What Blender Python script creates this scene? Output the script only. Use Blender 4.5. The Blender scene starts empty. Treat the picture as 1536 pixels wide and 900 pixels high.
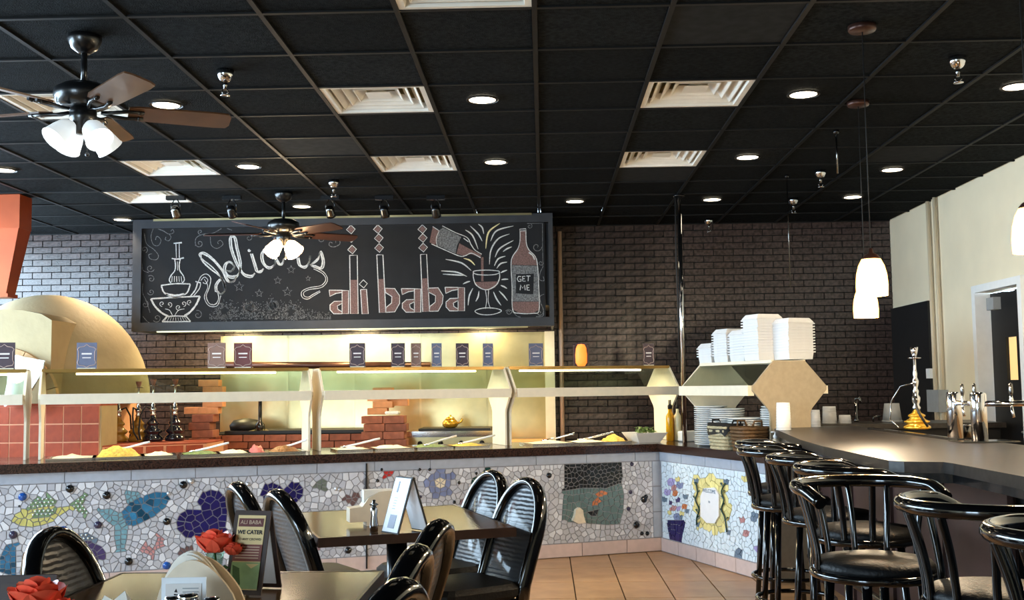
import bpy, bmesh, math, random
import numpy as np
from mathutils import Vector, Matrix, Euler

random.seed(7)
rng = np.random.default_rng(7)
PI = math.pi
scn = bpy.context.scene
C = scn.collection

# ------------------------------------------------------------------ camera
F_PX, CAM_H = 1650.0, 1.39
PITCH, YAW, ROLL = math.radians(4.5424), math.radians(1.5701), math.radians(0.7162)
_r = np.array([math.cos(YAW), math.sin(YAW), 0.0])
_f = np.array([-math.sin(YAW) * math.cos(PITCH), math.cos(YAW) * math.cos(PITCH), math.sin(PITCH)])
_u = np.cross(_r, _f)
_I = math.cos(ROLL) * _r - math.sin(ROLL) * _u        # image right
_J = -math.sin(ROLL) * _r - math.cos(ROLL) * _u       # image down
CAM = np.array([0.0, 0.0, CAM_H])
cam_d = bpy.data.cameras.new('camera')
cam_d.sensor_fit = 'HORIZONTAL'; cam_d.sensor_width = 36.0
cam_d.lens = 36.0 * F_PX / 1536.0
cam_d.clip_start = 0.05; cam_d.clip_end = 200
cam = bpy.data.objects.new('camera', cam_d); C.objects.link(cam)
M = Matrix.Identity(4)
for i in range(3):
    M[i][0] = _I[i]; M[i][1] = -_J[i]; M[i][2] = -_f[i]; M[i][3] = CAM[i]
cam.matrix_world = M
scn.camera = cam

# ------------------------------------------------------------------ world, exposure
scn.view_settings.view_transform = 'Standard'
scn.view_settings.look = 'None'
scn.view_settings.gamma = 1.0
scn.view_settings.use_curve_mapping = False
scn.view_settings.exposure = 0.0
W_ = bpy.data.worlds.new('daylight'); scn.world = W_
W_.use_nodes = True
bg = W_.node_tree.nodes['Background']
bg.inputs[0].default_value = (0.60, 0.81, 1.0, 1); bg.inputs[1].default_value = 22.0
scn.cycles.use_denoising = True
scn.cycles.max_bounces = 8
scn.cycles.sample_clamp_indirect = 6.0

def portal(name, loc, rot, sx, sy):
    l = bpy.data.lights.new(name, 'AREA'); l.shape = 'RECTANGLE'; l.size = sx; l.size_y = sy
    l.cycles.is_portal = True
    o = bpy.data.objects.new(name, l); C.objects.link(o); o.location = loc; o.rotation_euler = rot
    return o
portal('window_portal', (-5.94, 7.1, 2.14), (0, -PI / 2, 0), 1.74, 8.2)
portal('window_portal', (-4.2, -2.94, 1.55), (PI / 2, 0, 0), 2.6, 2.2)

# ------------------------------------------------------------------ pixel helpers (1536 x 900 frame -> a point on a real plane)
def ray(x, y): return (x - 768) * _I + (y - 450) * _J + F_PX * _f
def on_z(x, y, z): d = ray(x, y); return Vector(CAM + d * ((z - CAM_H) / d[2]))
def on_y(x, y, Y): d = ray(x, y); return Vector(CAM + d * (Y / d[1]))
def on_plane(x, y, p, n):
    d = ray(x, y); p = np.array(p, float); n = np.array(n, float)
    return Vector(CAM + d * (((p - CAM) @ n) / (d @ n)))
def proj(P):
    q = np.array(P, float) - CAM; z = q @ _f
    return 768 + F_PX * (q @ _I) / z, 450 + F_PX * (q @ _J) / z, z

# ------------------------------------------------------------------ materials
def lin(c): return tuple(((v / 255) / 12.92 if v / 255 <= .04045 else ((v / 255 + .055) / 1.055) ** 2.4) for v in c)
MATS = {}
def mat(name, rgb=(128, 128, 128), rough=.5, metal=0.0, noise=0.0, nscale=20.0, bump=0.0, bscale=60.0, coat=0.0,
        emit=None, estr=0.0, trans=0.0, alpha=1.0, ior=1.45, spec=.5, rgb2=None, objvar=0.0, musgrave=None):
    if name in MATS: return MATS[name]
    m = bpy.data.materials.new(name); m.use_nodes = True
    nt = m.node_tree; b = nt.nodes['Principled BSDF']
    base = lin(rgb) + (1,)
    b.inputs['Base Color'].default_value = base
    b.inputs['Roughness'].default_value = rough; b.inputs['Metallic'].default_value = metal
    b.inputs['IOR'].default_value = ior; b.inputs['Specular IOR Level'].default_value = spec
    b.inputs['Coat Weight'].default_value = coat; b.inputs['Coat Roughness'].default_value = .05
    b.inputs['Transmission Weight'].default_value = trans; b.inputs['Alpha'].default_value = alpha
    tc = nt.nodes.new('ShaderNodeTexCoord')
    col = None
    if noise > 0 or rgb2:
        n = nt.nodes.new('ShaderNodeTexNoise'); n.inputs['Scale'].default_value = nscale; n.inputs['Detail'].default_value = 5
        nt.links.new(tc.outputs['Object'], n.inputs['Vector'])
        r = nt.nodes.new('ShaderNodeValToRGB')
        d = base; 
        if rgb2: e = lin(rgb2) + (1,)
        else:
            e = tuple(min(1, v * (1 + noise)) for v in base[:3]) + (1,)
            d = tuple(v * (1 - noise) for v in base[:3]) + (1,)
        r.color_ramp.elements[0].position = .35; r.color_ramp.elements[1].position = .65
        r.color_ramp.elements[0].color = d; r.color_ramp.elements[1].color = e
        nt.links.new(n.outputs['Fac'], r.inputs['Fac']); col = r.outputs['Color']
    if objvar > 0:
        oi = nt.nodes.new('ShaderNodeObjectInfo')
        mr = nt.nodes.new('ShaderNodeMapRange'); mr.inputs['To Min'].default_value = 1 - objvar; mr.inputs['To Max'].default_value = 1 + objvar
        nt.links.new(oi.outputs['Random'], mr.inputs['Value'])
        mx = nt.nodes.new('ShaderNodeMix'); mx.data_type = 'RGBA'; mx.blend_type = 'MULTIPLY'; mx.inputs['Factor'].default_value = 1
        if col is None: mx.inputs[6].default_value = base
        else: nt.links.new(col, mx.inputs[6])
        nt.links.new(mr.outputs['Result'], mx.inputs[7]); col = mx.outputs[2]
    if col is not None: nt.links.new(col, b.inputs['Base Color'])
    if bump > 0:
        n2 = nt.nodes.new('ShaderNodeTexVoronoi' if musgrave == 'scales' else 'ShaderNodeTexWave' if musgrave == 'rows' else 'ShaderNodeTexNoise'); n2.inputs['Scale'].default_value = bscale
        if musgrave == 'rows': n2.bands_direction = 'Z'; n2.inputs['Distortion'].default_value = 2.2; n2.inputs['Detail Scale'].default_value = 1.6
        bp = nt.nodes.new('ShaderNodeBump'); bp.inputs['Strength'].default_value = bump; bp.inputs['Distance'].default_value = .02
        nt.links.new(tc.outputs['Object'], n2.inputs['Vector'])
        nt.links.new(n2.outputs['Distance' if musgrave == 'scales' else 'Fac'], bp.inputs['Height']); nt.links.new(bp.outputs['Normal'], b.inputs['Normal'])
    if emit:
        b.inputs['Emission Color'].default_value = lin(emit) + (1,); b.inputs['Emission Strength'].default_value = estr
    MATS[name] = m
    return m

mat('ceiling_tile', (23, 25, 26), .95, spec=.06, noise=.55, nscale=38, bump=.7, bscale=140, objvar=.25)
mat('ceiling_tile_new', (36, 38, 40), .9, spec=.1, noise=.2, nscale=14, objvar=.1)
mat('grid_black', (17, 18, 19), .6, spec=.2, noise=.2, nscale=8)
mat('mortar', (15, 12, 11), .8, spec=.2, noise=.2, nscale=40)
mat('brick', (54, 42, 39), .26, spec=.7, noise=.3, nscale=30, bump=.06, bscale=80, objvar=.28)
mat('cream_wall', (240, 226, 196), .7, noise=.03, nscale=3)
mat('black_paint', (12, 12, 14), .6, noise=.2, nscale=8)
mat('grout', (62, 48, 38), .9)
mat('floor_tile', (182, 142, 100), .32, rgb2=(160, 120, 82), nscale=5, objvar=.1)
mat('black_gloss', (9, 9, 10), .12, coat=.6, noise=.1)
mat('black_metal', (14, 14, 16), .25, coat=.3, noise=.1)
mat('black_matte', (20, 20, 21), .6, noise=.15)
mat('vinyl', (15, 15, 16), .5, spec=.3, bump=.15, bscale=90, noise=.1)
mat('croc', (56, 57, 60), .34, bump=.22, bscale=16, musgrave='rows', coat=.3)
mat('chalkboard', (21, 22, 25), .7, spec=.3, noise=.15, nscale=6)
mat('chalk_frame', (36, 39, 45), .5, noise=.15, nscale=9)
mat('chalk', (186, 188, 188), .9, noise=.25, nscale=120)
mat('chalk_pink', (106, 82, 78), .9, noise=.3, nscale=90)
mat('chalk_yellow', (206, 196, 150), .9, noise=.25, nscale=120)
mat('chalk_grey', (98, 100, 102), .9, noise=.5, nscale=70)
mat('steel', (196, 180, 134), .3, metal=.95, noise=.3, nscale=1.4, bump=.04, bscale=12)
mat('chrome', (215, 215, 218), .1, metal=1.0, noise=.04)
mat('dark_chrome', (120, 118, 116), .15, metal=1.0, noise=.1)
mat('cream_enamel', (232, 222, 200), .4, noise=.03)
mat('tan_laminate', (176, 160, 134), .5, noise=.05, nscale=30)
mat('white_plastic', (238, 238, 236), .45, noise=.02)
mat('white_foam', (222, 222, 222), .6, noise=.02)
mat('white_ceramic', (226, 226, 224), .2, noise=.03)
mat('granite', (66, 44, 36), .18, rgb2=(28, 18, 16), nscale=90, coat=.3)
mat('bar_top', (54, 48, 43), .34, rgb2=(38, 34, 31), nscale=35)
mat('bar_front', (70, 50, 46), .45, noise=.12, nscale=6)
mat('table_top', (92, 66, 40), .16, rgb2=(78, 55, 34), nscale=5, spec=.3)
mat('table_edge', (50, 33, 26), .3, noise=.2, nscale=20)
mat('red_tile', (146, 64, 40), .6, spec=.3, noise=.12, nscale=20, objvar=.08)
mat('red_grout', (206, 150, 118), .8)
mat('stucco', (168, 150, 114), .75, noise=.05, nscale=6, bump=.15, bscale=25)
mat('copper', (150, 66, 32), .42, metal=.5, noise=.1, nscale=4)
mat('voussoir', (190, 150, 104), .7, noise=.15, nscale=20, objvar=.2)
mat('fire_brick', (214, 148, 100), .8, noise=.12, nscale=12, objvar=.15)
mat('hearth_brick', (138, 82, 62), .8, noise=.2, nscale=14, objvar=.2)
mat('mosaic_light', (222, 225, 232), .22, noise=.06, nscale=9, objvar=.06)
mat('mosaic_grey', (184, 187, 197), .25, noise=.06, nscale=9, objvar=.1)
mat('mosaic_white', (200, 203, 211), .22, noise=.06, nscale=9, objvar=.12)
mat('mosaic_pale', (222, 236, 246), .25, noise=.04, nscale=9, objvar=.06)
mat('mosaic_grout', (150, 150, 156), .9, noise=.1)
mat('border_tile', (170, 178, 192), .25, noise=.05, objvar=.05)
mat('base_tile', (206, 184, 178), .35, noise=.05, objvar=.05)
for nm, c in dict(m_yellow=(206, 200, 120), m_green=(126, 158, 120), m_blue=(52, 118, 158), m_teal=(120, 164, 178), m_purple=(78, 66, 112), m_navy=(32, 27, 92),
                  m_brown=(112, 88, 88), m_greygreen=(112, 122, 112), m_pink=(164, 128, 132), m_periwinkle=(132, 144, 184), m_red=(196, 52, 48), m_darkgreen=(30, 66, 62),
                  m_black=(26, 30, 32), m_pond=(96, 120, 122), m_orange=(214, 130, 84), m_cream=(226, 214, 190), m_darkblue=(20, 74, 102), m_gold=(232, 220, 150), m_lilac=(170, 160, 210), m_salmon=(206, 150, 150), m_slate=(110, 130, 150)).items():
    mat(nm, c, .22, noise=.1, nscale=20, objvar=.14)
mat('gem_black', (16, 18, 22), .06, coat=.5); mat('gem_blue', (30, 80, 160), .06, coat=.5); mat('gem_clear', (210, 212, 216), .05, metal=.6); mat('gem_violet', (54, 50, 74), .06, coat=.5)
mat('bead_white', (226, 232, 226), .1)
mat('glass', (228, 238, 232), .02, trans=1.0, ior=1.45)
def thin_glass(name, tint=(225, 235, 228), gloss=.10):
    m = bpy.data.materials.new(name); m.use_nodes = True; nt = m.node_tree
    nt.nodes.remove(nt.nodes['Principled BSDF'])
    t = nt.nodes.new('ShaderNodeBsdfTransparent'); t.inputs[0].default_value = lin(tint) + (1,)
    g = nt.nodes.new('ShaderNodeBsdfGlossy'); g.inputs['Roughness'].default_value = .02
    lw = nt.nodes.new('ShaderNodeLayerWeight'); lw.inputs['Blend'].default_value = .35; fr = nt.nodes.new('ShaderNodeMath'); fr.operation = 'POWER'; fr.inputs[1].default_value = 2.2; nt.links.new(lw.outputs['Facing'], fr.inputs[0])
    mx = nt.nodes.new('ShaderNodeMixShader')
    nt.links.new(fr.outputs[0], mx.inputs[0]); nt.links.new(t.outputs[0], mx.inputs[1]); nt.links.new(g.outputs[0], mx.inputs[2])
    nt.links.new(mx.outputs[0], nt.nodes['Material Output'].inputs['Surface'])
    MATS[name] = m
thin_glass('pane'); thin_glass('cup_clear', (215, 215, 215))
mat('diffuser_metal', (226, 222, 212), .35, noise=.06, nscale=6)
mat('lamp_trim', (40, 34, 30), .4)
mat('lamp_on', (255, 250, 235), .5, emit=(255, 238, 205), estr=9)
mat('bulb_warm', (255, 230, 190), .5, emit=(255, 214, 160), estr=16)
mat('shade_off_glow', (244, 246, 246), .35, emit=(236, 244, 246), estr=.55)  # unlit fan glass, with a faint glow added to brighten it
mat('amber_shade', (255, 190, 90), .4, emit=(255, 190, 100), estr=7)
mat('tube_lamp', (255, 245, 220), .4, emit=(255, 232, 180), estr=9)
mat('lit_pane', (240, 205, 140), .5, emit=(238, 200, 132), estr=.75)
mat('bronze', (70, 44, 36), .35, metal=.5, noise=.1)
mat('fan_wood', (92, 62, 40), .35, noise=.15, nscale=9, coat=.2)
mat('fan_black', (16, 16, 17), .3, coat=.3)
mat('hookah_amber', (150, 110, 40), .12, coat=.5, noise=.15, nscale=12); mat('hookah_dark', (24, 24, 34), .12, coat=.6, noise=.15); mat('hookah_gold', (220, 170, 60), .15, metal=.7)
mat('card_purple', (60, 40, 48), .45, noise=.1); mat('card_slate', (96, 100, 124), .4, noise=.06); mat('card_mauve', (128, 96, 82), .45, noise=.06); mat('card_rim', (176, 150, 140), .5); mat('card_text', (226, 220, 216), .6)
mat('salt', (255, 150, 70), .5, emit=(255, 120, 40), estr=1.5)
mat('oil', (232, 180, 30), .08, trans=.35, emit=(230, 180, 30), estr=.0); mat('oil_pale', (240, 226, 180), .2, noise=.05)
mat('wicker_light', (176, 166, 134), .6, noise=.2, nscale=60); mat('wicker_dark', (92, 66, 38), .6, noise=.2, nscale=60); mat('black_cloth', (16, 16, 18), .7)
mat('food_yellow', (222, 182, 70), .55, noise=.25, nscale=50, bump=.5, bscale=70); mat('food_green', (96, 120, 60), .6, noise=.3, nscale=50, bump=.5, bscale=80); mat('food_red', (196, 90, 90), .5, noise=.2, nscale=40); mat('food_cream', (232, 222, 196), .5, noise=.1, nscale=40, bump=.4, bscale=60); mat('food_brown', (150, 100, 50), .55, noise=.3, nscale=50, bump=.5, bscale=60)
mat('rose_red', (242, 96, 70), .45, noise=.12, nscale=25); mat('stem_green', (70, 96, 50), .6, noise=.15)
mat('napkin', (236, 230, 220), .8, noise=.03); mat('napkin_shell', (226, 208, 182), .45, noise=.04)
mat('paper_white', (236, 238, 242), .5, noise=.02); mat('menu_brown', (58, 40, 34), .4, noise=.1); mat('menu_cream', (222, 196, 140), .5, noise=.04); mat('menu_red', (122, 62, 52), .5, noise=.1); mat('menu_green', (146, 174, 120), .5, noise=.15); mat('ink', (40, 30, 28), .6); mat('ink_pale', (206, 176, 150), .6); mat('menu_maroon', (96, 40, 36), .5)
mat('cutting_black', (18, 18, 18), .5, noise=.2); mat('cardboard', (206, 176, 130), .7); mat('white_cloth', (240, 238, 226), .75, noise=.03, bump=.2, bscale=15)
mat('conduit_cream', (208, 190, 160), .5); mat('grey_box', (150, 152, 152), .5, noise=.05)
mat('conduit_pink', (206, 176, 150), .5)

# ------------------------------------------------------------------ mesh builder
class MB:
    def __init__(s): s.v = []; s.f = []; s.sm = []
    def add(s, vs, fs, smooth=False):
        o = len(s.v); s.v += [tuple(v) for v in vs]; s.f += [tuple(i + o for i in f) for f in fs]; s.sm += [smooth] * len(fs); return s
    def box(s, c, d, rz=0.0, rx=0.0, ry=0.0):
        R = Euler((rx, ry, rz)).to_matrix(); c = Vector(c)
        vs = [c + R @ Vector((x * d[0] / 2, y * d[1] / 2, z * d[2] / 2)) for z in (-1, 1) for x, y in ((-1, -1), (1, -1), (1, 1), (-1, 1))]
        return s.add(vs, [(3, 2, 1, 0), (4, 5, 6, 7), (0, 1, 5, 4), (1, 2, 6, 5), (2, 3, 7, 6), (3, 0, 4, 7)])
    def rbox(s, c, d, r=.02, rz=0.0, seg=3):          # box with rounded vertical edges and a soft top rim
        pts = []
        for (sx, sy, a0) in ((1, 1, 0), (-1, 1, PI / 2), (-1, -1, PI), (1, -1, 1.5 * PI)):
            for k in range(seg + 1):
                a = a0 + PI / 2 * k / seg
                pts.append((sx * (d[0] / 2 - r) + r * math.cos(a), sy * (d[1] / 2 - r) + r * math.sin(a)))
        n = len(pts); c = Vector(c); R = Euler((0, 0, rz)).to_matrix(); vs = []
        h = d[2] / 2; e = min(r * .5, h * .6)
        for z, q in ((-h, 1 - 2 * e / max(d[0], d[1])), (-h + e, 1), (h - e, 1), (h, 1 - 2 * e / max(d[0], d[1]))):
            vs += [c + R @ Vector((p[0] * q, p[1] * q, z)) for p in pts]
        fs = [tuple(range(n))[::-1], tuple(range(3 * n, 4 * n))]
        for k in range(3):
            fs += [(k * n + i, k * n + (i + 1) % n, (k + 1) * n + (i + 1) % n, (k + 1) * n + i) for i in range(n)]
        return s.add(vs, fs)
    def prism(s, poly, z0, z1):
        n = len(poly); vs = [(p[0], p[1], z0) for p in poly] + [(p[0], p[1], z1) for p in poly]
        a = sum(poly[i][0] * poly[(i + 1) % n][1] - poly[(i + 1) % n][0] * poly[i][1] for i in range(n))
        lo, hi = tuple(range(n)), tuple(range(n, 2 * n))
        if a > 0: fs = [lo[::-1], hi] + [(i, (i + 1) % n, n + (i + 1) % n, n + i) for i in range(n)]
        else: fs = [lo, hi[::-1]] + [((i + 1) % n, i, n + i, n + (i + 1) % n) for i in range(n)]
        return s.add(vs, fs)
    def extrude(s, pts, off):                          # planar 3-D polygon extruded by a vector
        n = len(pts); off = Vector(off); pts = [Vector(p) for p in pts]
        vs = pts + [p + off for p in pts]
        return s.add(vs, [tuple(range(n)), tuple(range(n, 2 * n))[::-1]] + [((i + 1) % n, i, n + i, n + (i + 1) % n) for i in range(n)])
    def lathe(s, prof, c=(0, 0, 0), n=20, axis=None, smooth=True, caps=True):
        c = Vector(c); R = Vector((0, 0, 1)).rotation_difference(Vector(axis)).to_matrix() if axis else Matrix.Identity(3)
        vs = []; m = len(prof)
        for r, z in prof: vs += [c + R @ Vector((r * math.cos(2 * PI * k / n), r * math.sin(2 * PI * k / n), z)) for k in range(n)]
        fs = [(j * n + k, j * n + (k + 1) % n, (j + 1) * n + (k + 1) % n, (j + 1) * n + k) for j in range(m - 1) for k in range(n)]
        s.add(vs, fs, smooth)
        if caps:
            o = len(s.v) - len(vs)
            if prof[0][0] > 1e-5: s.f.append(tuple(o + k for k in range(n))[::-1]); s.sm.append(False)
            if prof[-1][0] > 1e-5: s.f.append(tuple(o + (m - 1) * n + k for k in range(n))); s.sm.append(False)
        return s
    def cyl(s, a, b, r, n=12, r2=None):
        a, b = Vector(a), Vector(b); r2 = r if r2 is None else r2
        return s.lathe([(r, 0), (r2, (b - a).length)], a, n, axis=(b - a))
    def ball(s, c, r, n=12, m=8, sz=1.0):
        return s.lathe([(max(1e-6, r * math.sin(PI * k / m)), -r * sz * math.cos(PI * k / m)) for k in range(m + 1)], c, n, caps=False)
    def tube(s, pts, r, n=8, closed=False, flat=1.0, rs=None):
        pts = [Vector(p) for p in pts]; m = len(pts); vs = []
        t0 = (pts[1] - pts[0]).normalized(); up = Vector((0, 0, 1)) if abs(t0.z) < .9 else Vector((1, 0, 0))
        for i, p in enumerate(pts):
            if closed: t = (pts[(i + 1) % m] - pts[i - 1]).normalized()
            else: t = (pts[min(i + 1, m - 1)] - pts[max(i - 1, 0)]).normalized()
            a = (up - t * up.dot(t)).normalized(); b = t.cross(a); up = a
            q = rs[i] if rs else r
            vs += [p + a * (q * math.cos(2 * PI * k / n)) + b * (q * flat * math.sin(2 * PI * k / n)) for k in range(n)]
        L = m if closed else m - 1
        fs = [(j * n + k, j * n + (k + 1) % n, ((j + 1) % m) * n + (k + 1) % n, ((j + 1) % m) * n + k) for j in range(L) for k in range(n)]
        s.add(vs, fs, True)
        if not closed:
            o = len(s.v) - len(vs)
            s.f.append(tuple(o + k for k in range(n))[::-1]); s.f.append(tuple(o + (m - 1) * n + k for k in range(n))); s.sm += [False, False]
        return s
    def mesh(s, name, m):
        me = bpy.data.meshes.new(name); me.from_pydata([tuple(v) for v in s.v], [], s.f)
        me.polygons.foreach_set('use_smooth', s.sm); me.materials.append(MATS[m]); me.update()
        return me
    def build(s, name, m, parent=None, loc=None, fix=True):
        me = s.mesh(name, m)
        if fix:
            bm = bmesh.new(); bm.from_mesh(me); bmesh.ops.recalc_face_normals(bm, faces=bm.faces); bm.to_mesh(me); bm.free()
        return link(name, me, parent, loc)

def link(name, me, parent=None, loc=None, rz=0.0):
    o = bpy.data.objects.new(name, me); C.objects.link(o)
    if parent: o.parent = parent
    if loc is not None: o.location = loc
    if rz: o.rotation_euler = (0, 0, rz)
    return o
def tag(o, label=None, cat=None, group=None, kind=None):
    if label: o['label'] = label
    if cat: o['category'] = cat
    if group: o['group'] = group
    if kind: o['kind'] = kind
    return o
def thing(name, label, cat, loc=(0, 0, 0), rz=0.0, group=None):
    o = bpy.data.objects.new(name, None); C.objects.link(o); o.empty_display_size = .1
    o.location = loc; o.rotation_euler = (0, 0, rz)
    return tag(o, label, cat, group)
def struct(o, label=None): o['kind'] = 'structure'; (label and tag(o, label)); return o
def copy_tree(o, parent=None):
    c = o.copy(); C.objects.link(c); c.parent = parent
    for ch in list(o.children): copy_tree(ch, c)
    return c
def clone(proto, loc, rz, label):
    c = copy_tree(proto); c.location = loc; c.rotation_euler = (0, 0, rz); c['label'] = label
    return c
def lamp(name, typ, loc, power, color, parent=None, size=.1, rot=None, spot=None, sy=None):
    l = bpy.data.lights.new(name, typ); l.energy = power; l.color = color
    if typ == 'AREA':
        l.size = size
        if sy: l.shape = 'RECTANGLE'; l.size_y = sy
    else: l.shadow_soft_size = size
    if spot: l.spot_size = spot; l.spot_blend = .6
    o = bpy.data.objects.new(name, l); C.objects.link(o); o.location = loc
    if rot: o.rotation_euler = rot
    if parent: o.parent = parent
    return o
def text(body, size, m, parent, loc, rot, name='lettering', align='CENTER', bold=0.0, ext=.0006):
    cu = bpy.data.curves.new(name, 'FONT'); cu.body = body; cu.size = size; cu.align_x = align; cu.align_y = 'CENTER'; cu.extrude = ext; cu.offset = bold
    tmp = bpy.data.objects.new(name, cu); C.objects.link(tmp); bpy.context.view_layer.update()
    me = bpy.data.meshes.new_from_object(tmp.evaluated_get(bpy.context.evaluated_depsgraph_get())); bpy.data.objects.remove(tmp)
    me.materials.clear(); me.materials.append(MATS[m]); o = link(name, me, parent, loc); o.rotation_euler = rot
    return o
def smooth_path(pts, k=6, closed=False):
    P = [np.array(p, float) for p in pts]; n = len(P); out = []
    rngs = range(n) if closed else range(n - 1)
    for i in rngs:
        if closed: a, b, c, d = P[i - 1], P[i], P[(i + 1) % n], P[(i + 2) % n]
        else: a, b, c, d = P[max(i - 1, 0)], P[i], P[i + 1], P[min(i + 2, n - 1)]
        for j in range(k):
            t = j / k
            out.append(.5 * ((2 * b) + (-a + c) * t + (2 * a - 5 * b + 4 * c - d) * t * t + (-a + 3 * b - 3 * c + d) * t ** 3))
    if not closed: out.append(P[-1])
    return [tuple(p) for p in out]
WARM = (1.0, .80, .56)

# ================================================================== SETTING
H = 3.07; XL, XR, YB, YF = -6.0, 3.62, 11.45, -3.0
TX0, TDX, TY0, TDY = -0.015, 0.612, 5.365, 0.606

def inview(P, mx=30, my=30):
    x, y, z = proj(P)
    return z > 0 and -mx < x < 1536 + mx and -my < y < 900 + my

# ceiling ----------------------------------------------------------
ceil = struct(MB().box(((XL + XR) / 2, (YB + YF) / 2, H + .22), (XR - XL + .3, YB - YF + .3, .06)).build('ceiling', 'grid_black'), 'black drop ceiling of textured square tiles in a grid')
VENTS = {(-2, 1), (-2, 4), (1, 1), (1, 4), (-1, -2), (-5, 4), (-6, 6), (-5, 1)}     # (column, row) cells
NEW = {(-3, 3), (1, -1), (1, 5), (-5, 5), (4, 4)}
tile_me = MB().box((0, 0, 0), (TDX - .028, TDY - .028, .014)).mesh('ceiling_tile', 'ceiling_tile')
tile_new = MB().box((0, 0, 0), (TDX - .028, TDY - .028, .012)).mesh('ceiling_tile', 'ceiling_tile_new')
far = MB(); kx0 = int((XL - TX0) // TDX); kx1 = int((XR - TX0) // TDX) ; ky0 = int((YF - TY0) // TDY); ky1 = int((YB - TY0) // TDY)
for kx in range(kx0, kx1 + 1):
    for ky in range(ky0, ky1 + 1):
        if (kx, ky) in VENTS: continue
        x0, x1 = max(XL, TX0 + kx * TDX), min(XR, TX0 + (kx + 1) * TDX); y0, y1 = TY0 + ky * TDY, min(YB, TY0 + (ky + 1) * TDY)
        c = ((x0 + x1) / 2, (y0 + y1) / 2, H + .008); full = abs(x1 - x0 - TDX) < 1e-3 and abs(y1 - y0 - TDY) < 1e-3
        if inview(c, 120, 80):
            if full: link('ceiling_tile', tile_new if (kx, ky) in NEW else tile_me, ceil, c)
            elif x1 - x0 > .04 and y1 - y0 > .04: MB().box((0, 0, 0), (x1 - x0 - .026, y1 - y0 - .026, .014)).build('ceiling_tile', 'ceiling_tile', ceil, c)
        else: far.box(c, (x1 - x0, y1 - y0, .014))
tag(far.build('far_ceiling_tiles', 'ceiling_tile', ceil), kind='stuff')
for kx in range(kx0 + 1, kx1 + 1):
    MB().box((0, 0, 0), (.024, YB - YF, .012)).build('grid_bar', 'grid_black', ceil, (TX0 + kx * TDX, (YB + YF) / 2, H - .002))
for ky in range(ky0 + 1, ky1 + 1):
    MB().box((0, 0, 0), (XR - XL, .024, .011)).build('grid_bar', 'grid_black', ceil, ((XL + XR) / 2, TY0 + ky * TDY, H - .002))

# floor ------------------------------------------------------------
FX0, FDX, FY0, FDY = .195, .3225, 7.39, .605
floor = struct(MB().box(((XL + XR) / 2, (YB + YF) / 2, -.06), (XR - XL + .3, YB - YF + .3, .1)).build('floor', 'grout'), 'tan stone-look floor tiles with dark grout lines')
ft = MB().box((0, 0, 0), (FDX - .009, FDY - .006, .012)).mesh('floor_tile', 'floor_tile')
far = MB()
for i in range(int((XL - FX0) // FDX), int((XR - FX0) // FDX) + 1):
    for j in range(int((YF - FY0) // FDY), int((YB - FY0) // FDY) + 1):
        c = (FX0 + (i + .5) * FDX, FY0 + (j + .5) * FDY, -.006)
        if c[0] > XR or c[1] > YB: continue
        if -2.6 < c[0] < 2.0 and 5.2 < c[1] < 9.9 and inview(c, 40, 60): link('floor_tile', ft, floor, c)
        else: far.box(c, (FDX - .009, FDY - .006, .012))
tag(far.build('distant_floor_tiles', 'floor_tile', floor), kind='stuff')

# brick back wall ---------------------------------------------------
wb = struct(MB().box(((XL + XR) / 2, YB + .038, H / 2), (XR - XL + .3, .1, H + .3)).build('wall_back', 'mortar'), 'dark brown painted brick wall behind the kitchen and bar')
BW, BH = .205, .0672
brick_me = MB().box((0, 0, 0), (BW - .010, .03, BH - .009)).mesh('brick', 'brick')
rest = MB(); cand = []
for r in range(int(H / BH) + 1):
    z = H - (r + .5) * BH - .004
    if z < .03: break
    for k in range(int((XR - XL) / BW) + 1):
        x = XL + (k + .5 + .5 * (r % 2)) * BW
        if x > XR + .09: continue
        vis = inview((x, YB, z), 0, 0) and not (-3.3 < x < .05) and z > .95
        dj = random.uniform(-.003, .002)
        if vis and x < -3.2: pr = z - (abs(x + 4.6))
        elif vis and x < 1.2: pr = 6 - z
        elif vis: pr = -abs(z - 2.2) - x * .3
        else: pr = -99
        cand.append((pr, x, z, dj))
cand.sort(reverse=True)
for i, (pr, x, z, dj) in enumerate(cand):
    if i < 300: link('brick', brick_me, wb, (x, YB - .005 + dj, z))
    else: rest.box((x, YB - .005 + dj, z), (BW - .010, .03, BH - .009))
tag(rest.build('other_bricks', 'brick', wb), kind='stuff')

# right wall with door ------------------------------------------------
DY0, DY1, DZ = 8.33, 9.2, 2.12
m = MB(); t = .12
HW = H + .22
m.box((XR + t / 2, (YF + DY0) / 2, HW / 2), (t, DY0 - YF, HW)).box((XR + t / 2, (DY1 + YB) / 2, HW / 2), (t, YB - DY1, HW)).box((XR + t / 2, (DY0 + DY1) / 2, (DZ + HW) / 2), (t, DY1 - DY0, HW - DZ))
wr = struct(m.build('wall_right', 'cream_wall'), 'cream painted side wall behind the bar')
MB().box((XR - .012, 10.9, 1.07), (.024, 1.1, 2.16)).build('black_panel', 'black_paint', wr)
for y, z1 in ((10.22, H), (10.04, H)):
    o = MB().cyl((XR - .03, y, .6), (XR - .03, y, z1), .017, 10).build('conduit', 'conduit_cream', wr)
MB().box((XR - .045, 10.13, 1.22), (.09, .3, .2)).build('junction_box', 'grey_box', wr)
MB().box((XR - .04, 10.28, 1.47), (.06, .1, .09)).build('junction_box', 'white_plastic', wr)
d1 = tag(bpy.data.objects.new('door_1', None), 'black door with narrow lit pane in white frame', kind='structure'); C.objects.link(d1); d1.location = (XR, (DY0 + DY1) / 2, 0)
w = DY1 - DY0; fr = MB()
for sy in (-1, 1): fr.box((.04, sy * (w / 2 + .005), DZ / 2), (.17, .07, DZ))
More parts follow.
